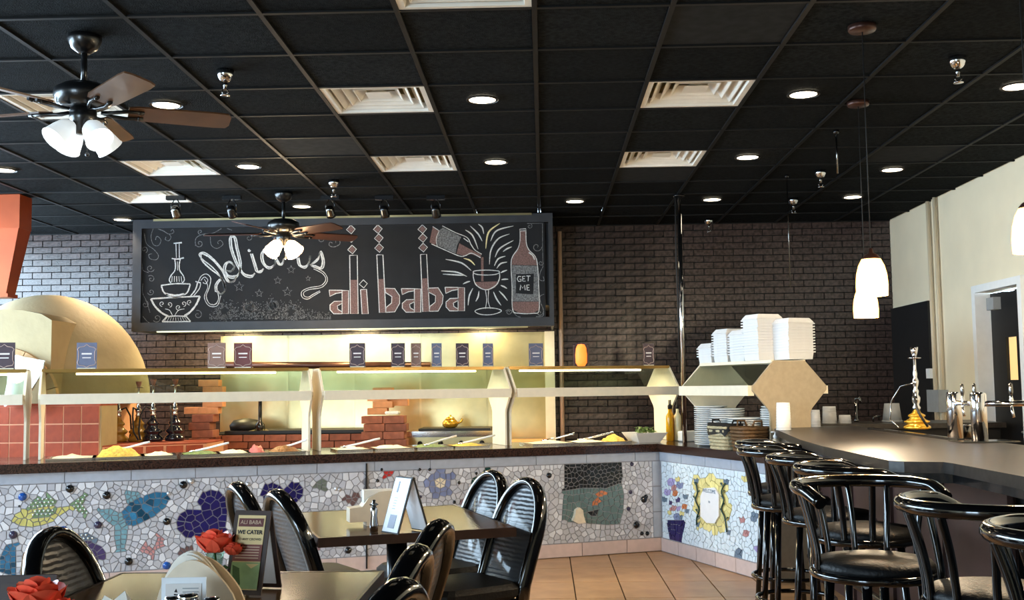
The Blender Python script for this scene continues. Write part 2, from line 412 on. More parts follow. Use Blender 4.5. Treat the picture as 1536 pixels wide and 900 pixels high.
fr.box((.04, 0, DZ + .03), (.17, w + .08, .06)); fr.build('door_frame', 'white_plastic', d1)
lf = MB()
py, pw, pz0, pz1 = 8.80 - d1.location.y, .2, 1.40, 1.74
lf.box((.10, (py - pw / 2 - w / 2 + .035) / 2 , DZ / 2), (.04, (py - pw / 2) + w / 2 - .035, DZ - .02))
lf.box((.10, (py + pw / 2 + w / 2 - .035) / 2, DZ / 2), (.04, w / 2 - .035 - py - pw / 2, DZ - .02))
lf.box((.10, py, pz0 / 2), (.04, pw, pz0)).box((.10, py, (pz1 + DZ - .02) / 2), (.04, pw, DZ - .02 - pz1))
leaf = lf.build('door_leaf', 'black_paint', d1)
MB().box((.11, py, (pz0 + pz1) / 2), (.01, pw, pz1 - pz0)).build('pane', 'lit_pane', leaf)
MB().box((.05, w / 2 - .17, DZ - .1), (.06, .14, .1)).build('door_closer', 'grey_box', d1)
MB().tube([(.06, -w / 2 + .1, 1.0), (.03, -w / 2 + .1, 1.0), (.03, -w / 2 + .22, 1.0)], .012, 8).build('door_handle', 'chrome', d1)

# left and front walls with the windows the daylight comes through ---------
def window_wall(name, ax, pos, a0, a1, w0, w1, z0, z1, label):
    m = MB()
    def bx(p0, p1, q0, q1):
        c, d = (p0 + p1) / 2, p1 - p0
        if ax == 'x': m.box((pos, c, (q0 + q1) / 2), (.12, d, q1 - q0))
        else: m.box((c, pos, (q0 + q1) / 2), (d, .12, q1 - q0))
    bx(a0, w0, 0, HW); bx(w1, a1, 0, HW); bx(w0, w1, 0, z0); bx(w0, w1, z1, HW)
    o = struct(m.build(name, 'cream_wall'), label)
    f = MB(); n = max(2, round((w1 - w0) / 1.5))
    for k in range(n + 1):
        p = w0 + (w1 - w0) * k / n
        if ax == 'x': f.box((pos, p, (z0 + z1) / 2), (.1, .06, z1 - z0))
        else: f.box((p, pos, (z0 + z1) / 2), (.06, .1, z1 - z0))
    f.build('window_frame', 'black_matte', o)
window_wall('wall_left', 'x', XL - .06, YF, YB, 3.0, 11.2, 1.27, 3.01, 'cream side wall with tall shop windows')
window_wall('wall_front', 'y', YF - .06, XL, XR, -5.5, -2.9, .45, 2.65, 'cream street wall with tall shop windows')

# ceiling vents ---------------------------------------------------------
def make_vent():
    t = thing('ceiling_vent', '', 'vent', group='square ceiling air vents')
    a = TDX / 2 - .012
    def ringf(m, r0, z0, r1, z1):
        vs = [(sx * r0, sy * r0, z0) for sx, sy in ((-1, -1), (1, -1), (1, 1), (-1, 1))] + [(sx * r1, sy * r1, z1) for sx, sy in ((-1, -1), (1, -1), (1, 1), (-1, 1))]
        m.add(vs, [(i, (i + 1) % 4, 4 + (i + 1) % 4, 4 + i) for i in range(4)])
    fr = MB(); ringf(fr, a, 0, a - .03, .0); ringf(fr, a - .03, 0, a - .045, .05); ringf(fr, a, 0, a, .01); ringf(fr, a - .045, .05, a, .055); fr.build('frame', 'diffuser_metal', t, fix=False)
    for k, (r0, r1) in enumerate(((.235, .19), (.18, .135), (.125, .085))):
        m = MB(); z0 = .012 + .008 * k; ringf(m, r0, z0, r1, z0 + .05); ringf(m, r0 + .006, z0, r1 + .006, z0 + .05); ringf(m, r0, z0, r0 + .006, z0); ringf(m, r1, z0 + .05, r1 + .006, z0 + .05)
        m.build('louver', 'diffuser_metal', t, fix=False)
    MB().add([(-.07, -.07, .03), (.07, -.07, .03), (.07, .07, .03), (-.07, .07, .03), (0, 0, .07)], [(3, 2, 1, 0), (0, 1, 4), (1, 2, 4), (2, 3, 4), (3, 0, 4)]).build('center_plate', 'diffuser_metal', t)
    d = MB(); ringf(d, a - .02, .056, a - .02, .115); d.box((0, 0, .118), (2 * a - .04, 2 * a - .04, .006)); d.build('duct', 'steel', t)
    return t
VL = {(-1, -2): 'square ceiling vent cut by the top edge of the picture', (-2, 1): 'stepped square vent left of the nearest middle downlight', (1, 1): 'stepped square vent nearest the right-hand row of downlights',
      (-2, 4): 'small far square vent above the chalkboard lettering', (1, 4): 'far square vent above the chrome pole', (-5, 4): 'far left square vent below the near ceiling fan', (-6, 6): 'furthest left square vent above the chalkboard corner', (-5, 1): 'square vent directly behind the near ceiling fan blades'}
proto = make_vent(); first = True
for (kx, ky), lb in VL.items():
    loc = (TX0 + (kx + .5) * TDX, TY0 + (ky + .5) * TDY, H - .004)
    if first: proto.location = loc; proto['label'] = lb; first = False
    else: clone(proto, loc, 0, lb)

# recessed downlights -----------------------------------------------------
DL = [(-2.18, 6.26, 'round lit downlight right of the near ceiling fan', 1), (-2.18, 8.06, 'round lit downlight beside the far left vent', 1), (-.33, 6.28, 'round lit downlight nearest the middle of the ceiling', 1),
      (-.33, 8.06, 'round lit downlight in the middle, second from the front', 1), (-2.18, 9.88, 'round lit downlight just above the far ceiling fan', 1), (-4.06, 10.47, 'round lit downlight at the chalkboard top left corner', 6),
      (-4.02, 8.03, 'lit downlight cut by the left edge of the picture', 1.3), (.31, 9.86, 'round lit downlight just above the chalkboard right end', 1), (1.53, 6.3, 'large round lit downlight left of the pendant canopies', 1),
      (1.53, 8.05, 'round lit downlight right of the far right vent', 1), (1.55, 9.89, 'round lit downlight just right of the chrome pole', .5), (2.77, 8.63, 'round lit downlight near the cream side wall', 1),
      (2.81, 9.88, 'small far lit downlight above the hanging pendants', .3), (2.72, 6.22, 'lit downlight cut by the right edge of the picture', 1)]
def make_down():
    t = thing('downlight', '', 'ceiling light', group='round recessed downlights')
    MB().lathe([(.095, 0), (.095, .006), (.078, .006), (.078, .0)], (0, 0, -.014), 24, caps=False).build('trim_ring', 'lamp_trim', t)
    MB().lathe([(.001, .003), (.077, .003), (.077, .006), (.001, .006)], (0, 0, -.015), 24).build('lens', 'lamp_on', t)
    return t
proto = make_down(); DLW = 10
for i, (x, y, lb, k) in enumerate(DL):
    if i == 0: o = proto; o.location = (x, y, H); o['label'] = lb
    else: o = clone(proto, (x, y, H), 0, lb)
for i, (x, y, lb, k) in enumerate(DL):
    lamp('downlight_lamp', 'SPOT', (x, y, H - .03), DLW * k * 4, WARM, size=.07, spot=1.7)

# sprinkler heads -----------------------------------------------------------
def make_sprink():
    t = thing('sprinkler', '', 'sprinkler', group='ceiling sprinkler heads')
    MB().lathe([(.045, 0), (.042, -.03), (.028, -.055), (.02, -.06)], n=16).build('escutcheon', 'chrome', t)
    b = MB().lathe([(.012, -.055), (.012, -.085), (.009, -.09), (.009, -.105)], n=10)
    for s in (-1, 1): b.tube([(s * .009, 0, -.1), (s * .018, 0, -.115), (s * .006, 0, -.135)], .003, 6)
    b.build('head', 'dark_chrome', t); MB().lathe([(.004, -.128), (.026, -.135), (.026, -.138), (.001, -.138)], n=12).build('deflector', 'chrome', t)
    return t
proto = make_sprink()
for i, (x, y, lb) in enumerate([(-1.645, 5.62, 'chrome sprinkler head right of the near ceiling fan'), (-1.66, 8.7, 'small chrome sprinkler head above the far ceiling fan'), (2.17, 5.65, 'chrome sprinkler head right of the near pendant canopy'),
                                (2.21, 8.64, 'small chrome sprinkler head left of the downlight by the side wall'), (2.29, 9.94, 'far chrome sprinkler head behind the hanging pendants'), (1.7, 11.1, 'sprinkler head at the top of the dark brick wall')]):
    if i == 0: proto.location = (x, y, H); proto['label'] = lb
    else: clone(proto, (x, y, H), 0, lb)

# ================================================================== HOOD WITH CHALKBOARD
HY = 10.5                                     # front plane of the hood
hx0, hx1, hz0, hz1 = -3.955, .112, 1.97, 3.055
hood = thing('exhaust_hood', 'kitchen exhaust hood whose front is a framed chalkboard with drawings', 'hood', ((hx0 + hx1) / 2, HY, hz0))
hw, hh = hx1 - hx0, hz1 - hz0
m = MB()
m.box((0, .50, hh / 2 + .1), (hw - .006, .86, hh - .21))
for sx in (-1, 1): m.box((sx * (hw / 2 - .013), .50, .1), (.02, .86, .19))
m.build('hood_box', 'chalk_frame', hood)
MB().box((0, .03, hh / 2), (hw - .16, .06, hh - .16)).build('chalkboard', 'chalkboard', hood)
m = MB(); b = .085
m.box((-hw / 2 + b / 2, .02, hh / 2), (b, .1, hh)).box((hw / 2 - b / 4, .02, hh / 2), (b / 2, .1, hh)).box((b / 4, .02, b / 2 + .0), (hw - 1.5 * b, .1, b)).box((b / 4, .02, hh - b / 2), (hw - 1.5 * b, .1, b))
m.build('board_frame', 'chalk_frame', hood)
MB().box((0, -.034, hh - .006), (hw - .4, .006, .02)).build('metal_strip', 'steel', hood)
MB().box((0, -.02, -.006), (hw - .5, .05, .012)).build('lower_lip', 'steel', hood)

for hx in (-1.3, 0, 1.3):
    MB().lathe([(.11, 0), (.11, -.02), (.09, -.05), (.001, -.06)], (hx, .5, .195), 16).build('hood_light', 'lamp_on', hood)
    lamp('hood_lamp', 'AREA', (hx, .5, .12), 30, (1.0, .82, .40), hood, .2)
SX = 1.0 / (F_PX / HY)
def loc_board(px, py, off=-.0025):
    p = on_y(px, py, HY)
    return (p.x - hood.location.x, off, p.z - hz0)
def CA(x, y): return (190 + x / 4.5, 310 + y / 4.5)
def CB(x, y): return (480 + x / 4.1514, 310 + y / 4.1514)
class Chalk:
    def __init__(s, conv): s.c = conv; s.m = MB(); s.q = []
    def line(s, pts, w=5, smooth=True, closed=False, taper=False, off=-.0025):
        if smooth and len(pts) > 2: pts = smooth_path(pts, 6, closed)
        if closed: pts = list(pts) + [pts[0]]
        P = [np.array(p, float) for p in pts]; n = len(P); L = []; R = []
        for i in range(n):
            t = P[min(i + 1, n - 1)] - P[max(i - 1, 0)]; t = t / (np.linalg.norm(t) + 1e-9); q = np.array([-t[1], t[0]])
            ww = w / 2 * ((.25 + .75 * math.sin(PI * i / (n - 1))) if taper else random.uniform(.8, 1.2))
            L.append(P[i] + q * ww); R.append(P[i] - q * ww)
        vs = [loc_board(*s.c(*p), off) for p in L + R]
        fs = [(i, i + 1, n + i + 1, n + i) for i in range(n - 1)]; s.m.add(vs, fs); s.q.append(MB().add(vs, fs)); return s
    def fill(s, poly, off=-.0015):
        vs = [loc_board(*s.c(*p), off) for p in poly]; s.m.add(vs, [tuple(range(len(vs)))]); s.q.append(MB().add(vs, [tuple(range(len(vs)))])); return s
    def outline(s, poly, w=5): return s.line(poly, w, smooth=False, closed=True)
    def build(s, name, m): return s.m.build(name, m, hood, fix=False)
    def pieces(s, name, m):                    # every stroke a part of its own
        for q in s.q: q.build(name, m, hood, fix=False)
def star(cx, cy, r, k=.42, rot=-PI / 2): return [(cx + (r if i % 2 == 0 else r * k) * math.cos(rot + PI * i / 5), cy + (r if i % 2 == 0 else r * k) * math.sin(rot + PI * i / 5)) for i in range(10)]
def spiral(cx, cy, r, turns=1.4, a0=0.0, d=1): return [(cx + r * (1 - t / 16) * math.cos(a0 + d * 2 * PI * turns * t / 15), cy + r * (1 - t / 16) * math.sin(a0 + d * 2 * PI * turns * t / 15)) for t in range(15)]

c = Chalk(CA)                                  # water pipe drawing
c.line([(165, 622), (330, 612), (495, 605)], 9).line([(165, 622), (190, 670), (235, 715), (280, 740)], 12).line([(495, 605), (470, 660), (430, 710), (390, 738)], 12)
c.line([(240, 776), (335, 778), (432, 775)], 10).line([(272, 742), (240, 776)], 8).line([(402, 740), (432, 775)], 8).line([(275, 742), (335, 738), (400, 741)], 8)
for k in range(9): c.line([(272 + k * 15, 748), (256 + k * 19, 770)], 3)
c.line([(232, 532), (330, 520), (430, 522)], 8).line([(235, 535), (250, 575), (285, 602), (335, 612)], 9).line([(430, 525), (412, 575), (380, 600), (335, 612)], 9).line([(265, 590), (330, 600), (390, 592)], 16)
c.line([(300, 515), (288, 495), (300, 465), (325, 432), (330, 395), (325, 356)], 7).line([(375, 515), (390, 495), (382, 465), (360, 432), (355, 395), (362, 356)], 7)
for k in range(5): c.line([(305 + 17 * k, 508), (308 + 15 * k, 470)], 5)
c.line([(305, 350), (345, 354), (387, 345)], 9).line([(336, 345), (333, 250)], 5).line([(356, 345), (355, 250)], 5).line([(318, 248), (373, 243)], 9).line([(345, 430), (343, 370)], 4)
c.line([(430, 605), (465, 560), (480, 510)], 8).line([(450, 605), (490, 555), (500, 520)], 5).line([(465, 505), (500, 515)], 8)
for cx, cy, dd in ((240, 655, 1), (290, 660, -1), (350, 680, 1), (385, 655, -1), (425, 645, 1)): c.line(spiral(cx, cy, 19, 1.2, PI / 2, dd), 4)
c.line([(260, 690), (290, 700), (310, 735)], 4).line([(390, 690), (350, 700), (325, 735)], 4)
c.line([(485, 505), (505, 468), (540, 455), (568, 485), (558, 545), (538, 605), (560, 655), (600, 658), (622, 615), (608, 565), (596, 530)], 5).line([(500, 500), (525, 475), (548, 495), (535, 520), (515, 512)], 4)
c.line([(525, 490), (548, 540), (525, 610), (555, 668), (612, 668), (636, 600)], 4)
c.pieces('chalk_pipe_stroke', 'chalk')
c = Chalk(CA)                                  # the word delicious
for dx, w in ((0, 7), (12, 10)):
    c.line([(600 + dx, 575), (598 + dx, 530), (630 + dx, 490), (662, 520), (664, 565), (636, 590), (604 + dx, 572)], w)
    c.line([(664, 556), (640, 480), (580 - dx, 410 + dx), (512, 355 + dx), (490 + dx, 322), (520, 308 + dx), (572, 340 + dx), (640, 415 + dx), (690 - dx, 500), (722, 505), (738, 470)], w)
    c.line([(668, 430), (705, 436), (727, 405), (700, 370 + dx / 2), (664 + dx, 385), (655 + dx, 430), (690, 478 - dx), (740, 478 - dx), (766, 440)], w)
    c.line([(766, 440), (774 - dx, 380), (752 - dx, 280), (738 - dx, 212), (710, 194 + dx), (694 + dx, 222), (702 + dx, 290), (740 + dx, 390), (790, 462 - dx), (842, 478 - dx), (866, 450)], w)
    c.line([(836 + dx, 318), (860 + dx, 395), (874 + dx, 436), (905, 445 - dx), (926, 420)], w)
    c.line([(942, 268), (908 + dx, 320), (916 + dx, 380), (960, 420 - dx), (1000, 390), (1006, 340)], w)
    c.line([(1010, 330 + dx), (1020 + dx, 385), (1050, 392 - dx), (1064, 350)], w)
    c.line([(1150 + dx, 345), (1162 + dx, 395), (1205, 415 - dx), (1230, 380), (1240, 330)], w)
    c.line([(1238, 395), (1290, 348 + dx), (1312 - dx / 2, 300 + dx), (1334 - dx, 365), (1322 - dx, 418 - dx / 2), (1275, 412 - dx), (1246, 400)], w)
c.line(spiral(827, 295, 9, 1.5), 7)
c.line([(1262, 420), (1322, 452), (1344, 492), (1312, 532), (1230, 548), (1182, 574), (1186, 612), (1222, 624), (1262, 602), (1308, 575)], 4).line([(1272, 412), (1332, 444), (1356, 496), (1318, 544), (1232, 560), (1196, 580), (1200, 604), (1228, 610), (1258, 592), (1304, 568)], 4)
c.pieces('chalk_script_stroke', 'chalk')
c = Chalk(CA)                                  # scrolls
c.line([(120, 180), (135, 250), (185, 290), (215, 330), (200, 358), (160, 352), (150, 325), (172, 318)], 4).line([(180, 148), (165, 200), (180, 255), (215, 262), (232, 225), (205, 200), (195, 225)], 4)
c.line([(212, 150), (250, 165), (285, 185), (318, 175), (312, 155), (298, 165)], 5).line([(285, 185), (300, 205), (285, 230), (262, 222), (266, 205)], 4)
c.line([(465, 265), (468, 215), (510, 188), (580, 180), (640, 148)], 5).line(spiral(492, 248, 28, 1.3, PI, -1), 5).line(spiral(498, 170, 18, 1.2, PI / 2), 5).line([(565, 205), (572, 260), (610, 282), (650, 255), (635, 228), (615, 238), (620, 252)], 4).line([(565, 195), (615, 190)], 5).line([(678, 146), (712, 160)], 5)
for (x, y, r, d) in ((160, 415, 28, 1), (120, 290, 24, -1), (165, 488, 26, 1), (165, 575, 24, -1), (125, 660, 26, 1), (205, 752, 30, -1), (480, 730, 32, 1)): c.line(spiral(x, y, r, 1.3, random.random() * 6, d), 4)
c.line([(110, 520), (108, 580), (135, 640), (158, 715)], 4).line([(105, 385), (112, 430), (150, 445)], 4).line([(110, 740), (140, 775), (170, 790)], 4)
for (x, y, r) in ((825, 210, 24), (905, 190, 26), (990, 190, 26), (1310, 220, 26)): c.line(spiral(x, y, r, 1.1, -1, 1), 4)
c.line([(1430, 208), (1440, 250), (1400, 272), (1368, 262), (1372, 240), (1390, 246)], 5).line([(1410, 210), (1412, 245)], 4)
c.pieces('chalk_scroll', 'chalk_grey')
c = Chalk(CA)                                  # stars
for cx, cy, r in ((760, 540, 34), (1110, 425, 29), (1020, 498, 27), (1225, 485, 18), (895, 585, 28), (1085, 575, 33)): c.outline(star(cx, cy, r), 4)
c.pieces('chalk_star', 'chalk_grey')
c = Chalk(CA)                                  # chalk dust round dark stars
dark = [(660, 705, 42), (830, 685, 26), (985, 668, 19), (1110, 715, 42)]
def in_poly(p, poly):
    x, y = p; ins = False; n = len(poly)
    for i in range(n):
        x1, y1 = poly[i][0], poly[i][1]; x2, y2 = poly[(i + 1) % n][0], poly[(i + 1) % n][1]
        if (y1 > y) != (y2 > y) and x < (x2 - x1) * (y - y1) / (y2 - y1) + x1: ins = not ins
    return ins
SP = [star(*d) for d in dark]
for k in range(2600):
    if k % 5 < 3: d = dark[k % 4]; a = random.random() * 2 * PI; r = d[2] * (.6 + abs(random.gauss(0, .75))); x, y = d[0] + r * math.cos(a), d[1] + r * math.sin(a) * .9
    else: x = random.uniform(560, 1380); y = 760 - abs(random.gauss(0, 50)) * (1.2 - abs(x - 950) / 500)
    if y > 778 or y < 560 or any(in_poly((x, y), s) for s in SP): continue
    q = random.uniform(2, 5.5); a = random.random() * PI
    c.fill([(x + q * math.cos(a + t), y + q * math.sin(a + t)) for t in (0, 2, 4)], -.002)
c.build('chalk_dust', 'chalk_grey')['kind'] = 'stuff'
# block letters ali baba
fills = Chalk(CB); outs = Chalk(CB)
def A_(dx, dy):
    stem = [(138 + dx, 522 + dy), (178 + dx, 522 + dy), (178 + dx, 667 + dy), (138 + dx, 667 + dy)]
    bowl = [(138 + dx, 588 + dy), (88 + dx, 590 + dy), (63 + dx, 612 + dy), (63 + dx, 642 + dy), (86 + dx, 667 + dy), (138 + dx, 667 + dy), (138 + dx, 655 + dy), (112 + dx, 640 + dy), (108 + dx, 618 + dy), (138 + dx, 602 + dy)]
    ser = [(57 + dx, 520 + dy), (138 + dx, 521 + dy), (138 + dx, 534 + dy), (100 + dx, 540 + dy), (62 + dx, 558 + dy)]
    return [stem, bowl, ser]
letters = A_(0, 0) + A_(450, -10) + A_(722, -18)
letters += [[(185, 303), (232, 303), (238, 667), (190, 667)], [(253, 517), (290, 515), (301, 667), (262, 668)]]
letters += [[(354, 300), (392, 300), (410, 658), (370, 660)], [(404, 508), (465, 510), (496, 555), (496, 602), (466, 655), (410, 658), (412, 628), (446, 600), (448, 560), (410, 536)]]
letters += [[(626, 298), (664, 296), (682, 652), (640, 655)], [(672, 508), (736, 505), (767, 555), (762, 602), (736, 650), (682, 652), (684, 622), (718, 595), (720, 555), (676, 532)]]
for p in letters:
    outs.outline(p, 5)
    ys = [q[1] for q in p]
    if min(ys) < 320:                          # tall stems are chalked in only lower down
        t0 = .42; a, b_, cc, dd = p
        L_ = lambda u, v, t: (u[0] + (v[0] - u[0]) * t, u[1] + (v[1] - u[1]) * t)
        p = [L_(a, dd, t0), L_(b_, cc, t0), cc, dd]
    fills.fill(p)
for cx, cy in ((192, 142), (200, 267), (360, 140), (366, 196), (368, 257), (637, 140), (640, 195), (642, 255), (270, 481)):
    r = 27 if cy != 481 else 25; p = [(cx, cy - r), (cx + r, cy - 2), (cx + 3, cy + r), (cx - r, cy + 2)]
    outs.outline(p, 5); (cy != 481) and fills.fill([(cx + (q[0] - cx) * .75, cy + (q[1] - cy) * .75) for q in p])
outs.fill([(168, 205), (210, 210), (196, 225)])
# pouring bottle
fills.fill([(682, 222), (702, 124), (742, 150), (720, 238)]).fill([(850, 292), (868, 228), (930, 262), (1005, 300), (1000, 318), (940, 295), (890, 305)])
outs.line([(694, 232), (790, 275), (870, 308), (905, 305), (945, 290), (1000, 318)], 5).line([(762, 120), (840, 160), (915, 192), (940, 235), (965, 270), (1006, 296)], 5).line([(742, 150), (724, 200), (730, 245)], 4).line([(702, 124), (742, 150)], 4).line([(894, 196), (926, 220)], 6)
grey = Chalk(CB); grey.fill([(742, 148), (765, 130), (880, 188), (852, 245), (845, 292), (735, 242), (728, 205)])
grey.fill([(1196, 365), (1352, 368), (1362, 590), (1200, 590)])
fills.fill([(1003, 315), (1018, 315), (1018, 465), (1004, 465)]).fill([(962, 470), (1110, 465), (1090, 505), (1040, 518), (985, 502)])
# glass
outs.line([(958, 402), (1035, 395), (1115, 402), (1100, 420), (1035, 426), (970, 420)], 5, closed=True).line([(956, 405), (955, 440), (975, 490), (1035, 518), (1095, 490), (1118, 445), (1116, 405)], 6)
outs.line([(1030, 520), (1038, 580), (1030, 635)], 4).line([(1050, 518), (1048, 590), (1062, 635)], 4).line([(965, 650), (1000, 635), (1050, 630), (1105, 636), (1130, 650), (1090, 668), (1040, 674), (990, 668)], 5, closed=True)
# wine bottle
fills.fill([(1245, 150), (1282, 150), (1285, 230), (1300, 270), (1340, 310), (1352, 365), (1194, 362), (1200, 310), (1235, 260), (1245, 215)]).fill([(1200, 592), (1362, 592), (1362, 645), (1330, 662), (1240, 662), (1200, 640)])
outs.line([(1244, 140), (1282, 138), (1284, 150), (1244, 152)], 5, smooth=False, closed=True).line([(1246, 155), (1245, 215), (1232, 262), (1200, 310), (1190, 360), (1196, 500), (1200, 642), (1240, 664), (1330, 664), (1364, 645), (1362, 500), (1354, 365), (1340, 310), (1302, 270), (1285, 228), (1282, 155)], 5).line([(1300, 285), (1325, 305), (1336, 330)], 7)
lab = Chalk(CB); lab.fill([(1220, 420), (1332, 418), (1328, 546), (1220, 540)], -.003); lab.build('bottle_label', 'chalkboard')
g = Chalk(CB)
def wr_(pts, w=5): g.line(pts, w, smooth=False, off=-.0045)
wr_([(1252, 436), (1236, 434), (1228, 450), (1236, 466), (1252, 464), (1252, 452), (1242, 452)]); wr_([(1278, 434), (1262, 434), (1262, 464), (1280, 464)]); wr_([(1262, 449), (1275, 449)]); wr_([(1286, 432), (1310, 432)]); wr_([(1298, 432), (1296, 464)])
wr_([(1246, 520), (1250, 488), (1262, 508), (1274, 488), (1278, 520)]); wr_([(1304, 488), (1288, 488), (1290, 520), (1306, 520)]); wr_([(1289, 504), (1302, 504)])
g.pieces('chalk_letter_stroke', 'chalk')
rays = [[(905, 145), (950, 180), (985, 265)], [(935, 120), (985, 170), (1010, 215)], [(985, 108), (1010, 130), (1020, 170)], [(1062, 215), (1100, 150), (1205, 120)], [(1055, 360), (1065, 270), (1110, 200), (1180, 170)], [(1090, 315), (1120, 260), (1205, 210)], [(1140, 280), (1165, 262), (1195, 250)],
        [(1085, 370), (1110, 325), (1155, 308)], [(1100, 385), (1125, 355), (1165, 345)], [(1125, 412), (1145, 402), (1165, 395)], [(1130, 455), (1150, 452), (1172, 452)], [(1125, 490), (1145, 498), (1165, 510)], [(1115, 525), (1140, 550), (1168, 585)], [(1080, 530), (1100, 575), (1128, 615)],
        [(990, 525), (985, 560), (970, 590)], [(952, 508), (930, 555), (922, 615)], [(935, 465), (915, 470), (890, 482)], [(915, 435), (850, 408), (755, 400)], [(900, 428), (850, 425), (765, 420)], [(942, 398), (880, 350), (782, 328)]]
for p in rays: outs.line(p, 9, taper=True)
yl = Chalk(CB); yl.line([(1032, 262), (1050, 160), (1120, 104)], 10, taper=True).line([(895, 322), (935, 335), (965, 365)], 9, taper=True).pieces('chalk_ray', 'chalk_yellow')
outs.pieces('chalk_outline', 'chalk'); fills.pieces('chalk_colour_fill', 'chalk_pink'); grey.pieces('chalk_grey_fill', 'chalk_grey')
c = Chalk(CB)
c.line([(1290, 105), (1385, 104), (1386, 250), (1388, 370)], 4, smooth=False).line(spiral(1305, 122, 17, 1.2, -1), 4).line(spiral(1350, 250, 32, 1.2, 0), 4).line(spiral(1375, 350, 17, 1.2, 0), 4).line([(1390, 370), (1370, 415), (1368, 455), (1395, 460), (1390, 435)], 4).line([(1395, 545), (1370, 560), (1375, 600), (1390, 640), (1388, 680), (1345, 685)], 4).line(spiral(1368, 660, 20, 1.2), 4).line([(1155, 650), (1175, 640), (1200, 655), (1225, 680), (1248, 688)], 4).line(spiral(1175, 655, 18, 1.2), 4)
c.pieces('chalk_scroll', 'chalk_grey')

# ================================================================== BACK KITCHEN (stainless splash wall, pipe, column)
sp = thing('stainless_splashback', 'stainless steel wall panels under the chalkboard hood', 'wall panel', (-1.62, 11.41, .46))
for k in range(5):
    w = 3.46 / 5; MB().box((0, 0, 0), (w - .006, .02, 1.5)).build('panel', 'steel', sp, (-1.73 + (k + .5) * w, 0, .75))
for k in range(5):
    MB().box((-1.73 + (k) * 3.46 / 5, -.012, .75), (.02, .006, 1.5)).build('seam_strip', 'steel', sp)
MB().box((1.69, -.05, .75), (.1, .12, 1.5)).build('corner_post', 'cream_enamel', sp)
tag(MB().cyl((.19, 11.36, .4), (.19, 11.36, 3.0), .022, 12).build('wall_pipe', 'conduit_pink'), 'beige vertical pipe on the brick wall right of the chalkboard', 'pipe')
sh = thing('pipe_rail', 'long copper-brown pipe rail along the stainless wall', 'rail', (-2.25, 11.25, 1.655))
MB().cyl((-1.05, 0, 0), (1.1, 0, -.03), .035, 12).build('pipe', 'bronze', sh)
for x in (-.9, 0, .9): MB().box((x, .07, -.01), (.03, .14, .03)).build('bracket', 'dark_chrome', sh)

# long ceiling-to-counter chrome pole
p = on_z(1018, 290, H)
pole = thing('chrome_pole', 'thin chrome pole from the ceiling down to the buffet counter', 'pole', (p.x, p.y, .9))
MB().cyl((0, 0, 0), (0, 0, H - .91), .02, 14).build('tube', 'chrome', pole)
MB().lathe([(.05, H - .93), (.05, H - .915), (.022, H - .95)], n=16).build('flange', 'black_metal', pole)
MB().tube([(-.03, .01, H - .93), (-.035, .01, 1.6), (-.028, .01, 1.2), (-.03, .01, .6)], .006, 6).build('cable', 'black_matte', pole)

# ================================================================== BUFFET COUNTER
A21 = math.radians(21.0); CO, SI = math.cos(A21), math.sin(A21)
O3 = Vector((.98, 9.45, 0))
RZ1, RZ2 = A21, A21 - PI / 2
class Frame:                                   # a vertical plane frame: local x along the face, y inward, z up
    def __init__(s, o, rz): s.o = Vector(o); s.rz = rz; s.ex = Vector((math.cos(rz), math.sin(rz), 0)); s.ey = Vector((-math.sin(rz), math.cos(rz), 0))
    def w(s, x, y, z): return s.o + s.ex * x + s.ey * y + Vector((0, 0, z))
    def pin(s, px, py, y=0.0):
        p = on_plane(px, py, s.o + s.ey * y, s.ey); d = p - s.o; return d.dot(s.ex), p.z
    def pz(s, px, py, z):
        p = on_z(px, py, z); d = p - s.o; return d.dot(s.ex), d.dot(s.ey)
F1, F2 = Frame(O3, RZ1), Frame(O3, RZ2)
counter = thing('buffet_counter', 'long buffet counter with a pictorial broken-tile mosaic front', 'counter', O3, RZ1)
returnc = thing('counter_return', 'short bright end of the buffet counter with mosaic mirror and flower vase', 'counter', O3, RZ2)
CT = .833
MB().box((-3.1, .445, CT / 2), (6.2, .898, CT - .004)).build('body', 'mosaic_grout', counter)
MB().prism([(.0, -.003), (1.66, -.003), (1.66, .62), (.0, .62)], .0, CT - .002).build('body', 'mosaic_grout', returnc)
MB().box((1.672, .31, CT / 2), (.024, .62, CT)).build('end_panel', 'tan_laminate', returnc)

def voronoi(sites, rect, gap):
    S = np.array(sites); out = []
    x0, x1, z0, z1 = rect
    for i in range(len(S)):
        d2 = ((S - S[i]) ** 2).sum(1); idx = np.argsort(d2)[1:22]
        poly = [(x0, z0), (x1, z0), (x1, z1), (x0, z1)]
        for j in idx:
            dv = S[j] - S[i]; L = math.sqrt(dv @ dv)
            if L < 1e-7: continue
            nx, nz = dv / L; lim = nx * S[i][0] + nz * S[i][1] + L / 2 - gap / 2
            new = []; n = len(poly)
            for k in range(n):
                a, b = poly[k], poly[(k + 1) % n]; da = nx * a[0] + nz * a[1] - lim; db = nx * b[0] + nz * b[1] - lim
                if da <= 0: new.append(a)
                if (da < 0 < db) or (db < 0 < da):
                    t = da / (da - db); new.append((a[0] + (b[0] - a[0]) * t, a[1] + (b[1] - a[1]) * t))
            poly = new
            if len(poly) < 3: break
        out.append(poly)
    return out
def pts(conv, L): return [conv(*p) for p in L]
def circ(cx, cy, r, n=14, ry=None): return [(cx + r * math.cos(2 * PI * k / n), cy + (ry or r) * math.sin(2 * PI * k / n)) for k in range(n)]
def cv(x0, y0, sc): return lambda x, y: (x0 + x / sc, y0 + y / sc)
K6, K1, K2, K3, K8, K5, KR = cv(0, 660, 6), cv(0, 680, 4.09), cv(200, 680, 4.09), cv(430, 680, 4.09), cv(520, 690, 6.4), cv(830, 660, 3.75), cv(980, 680, 5)
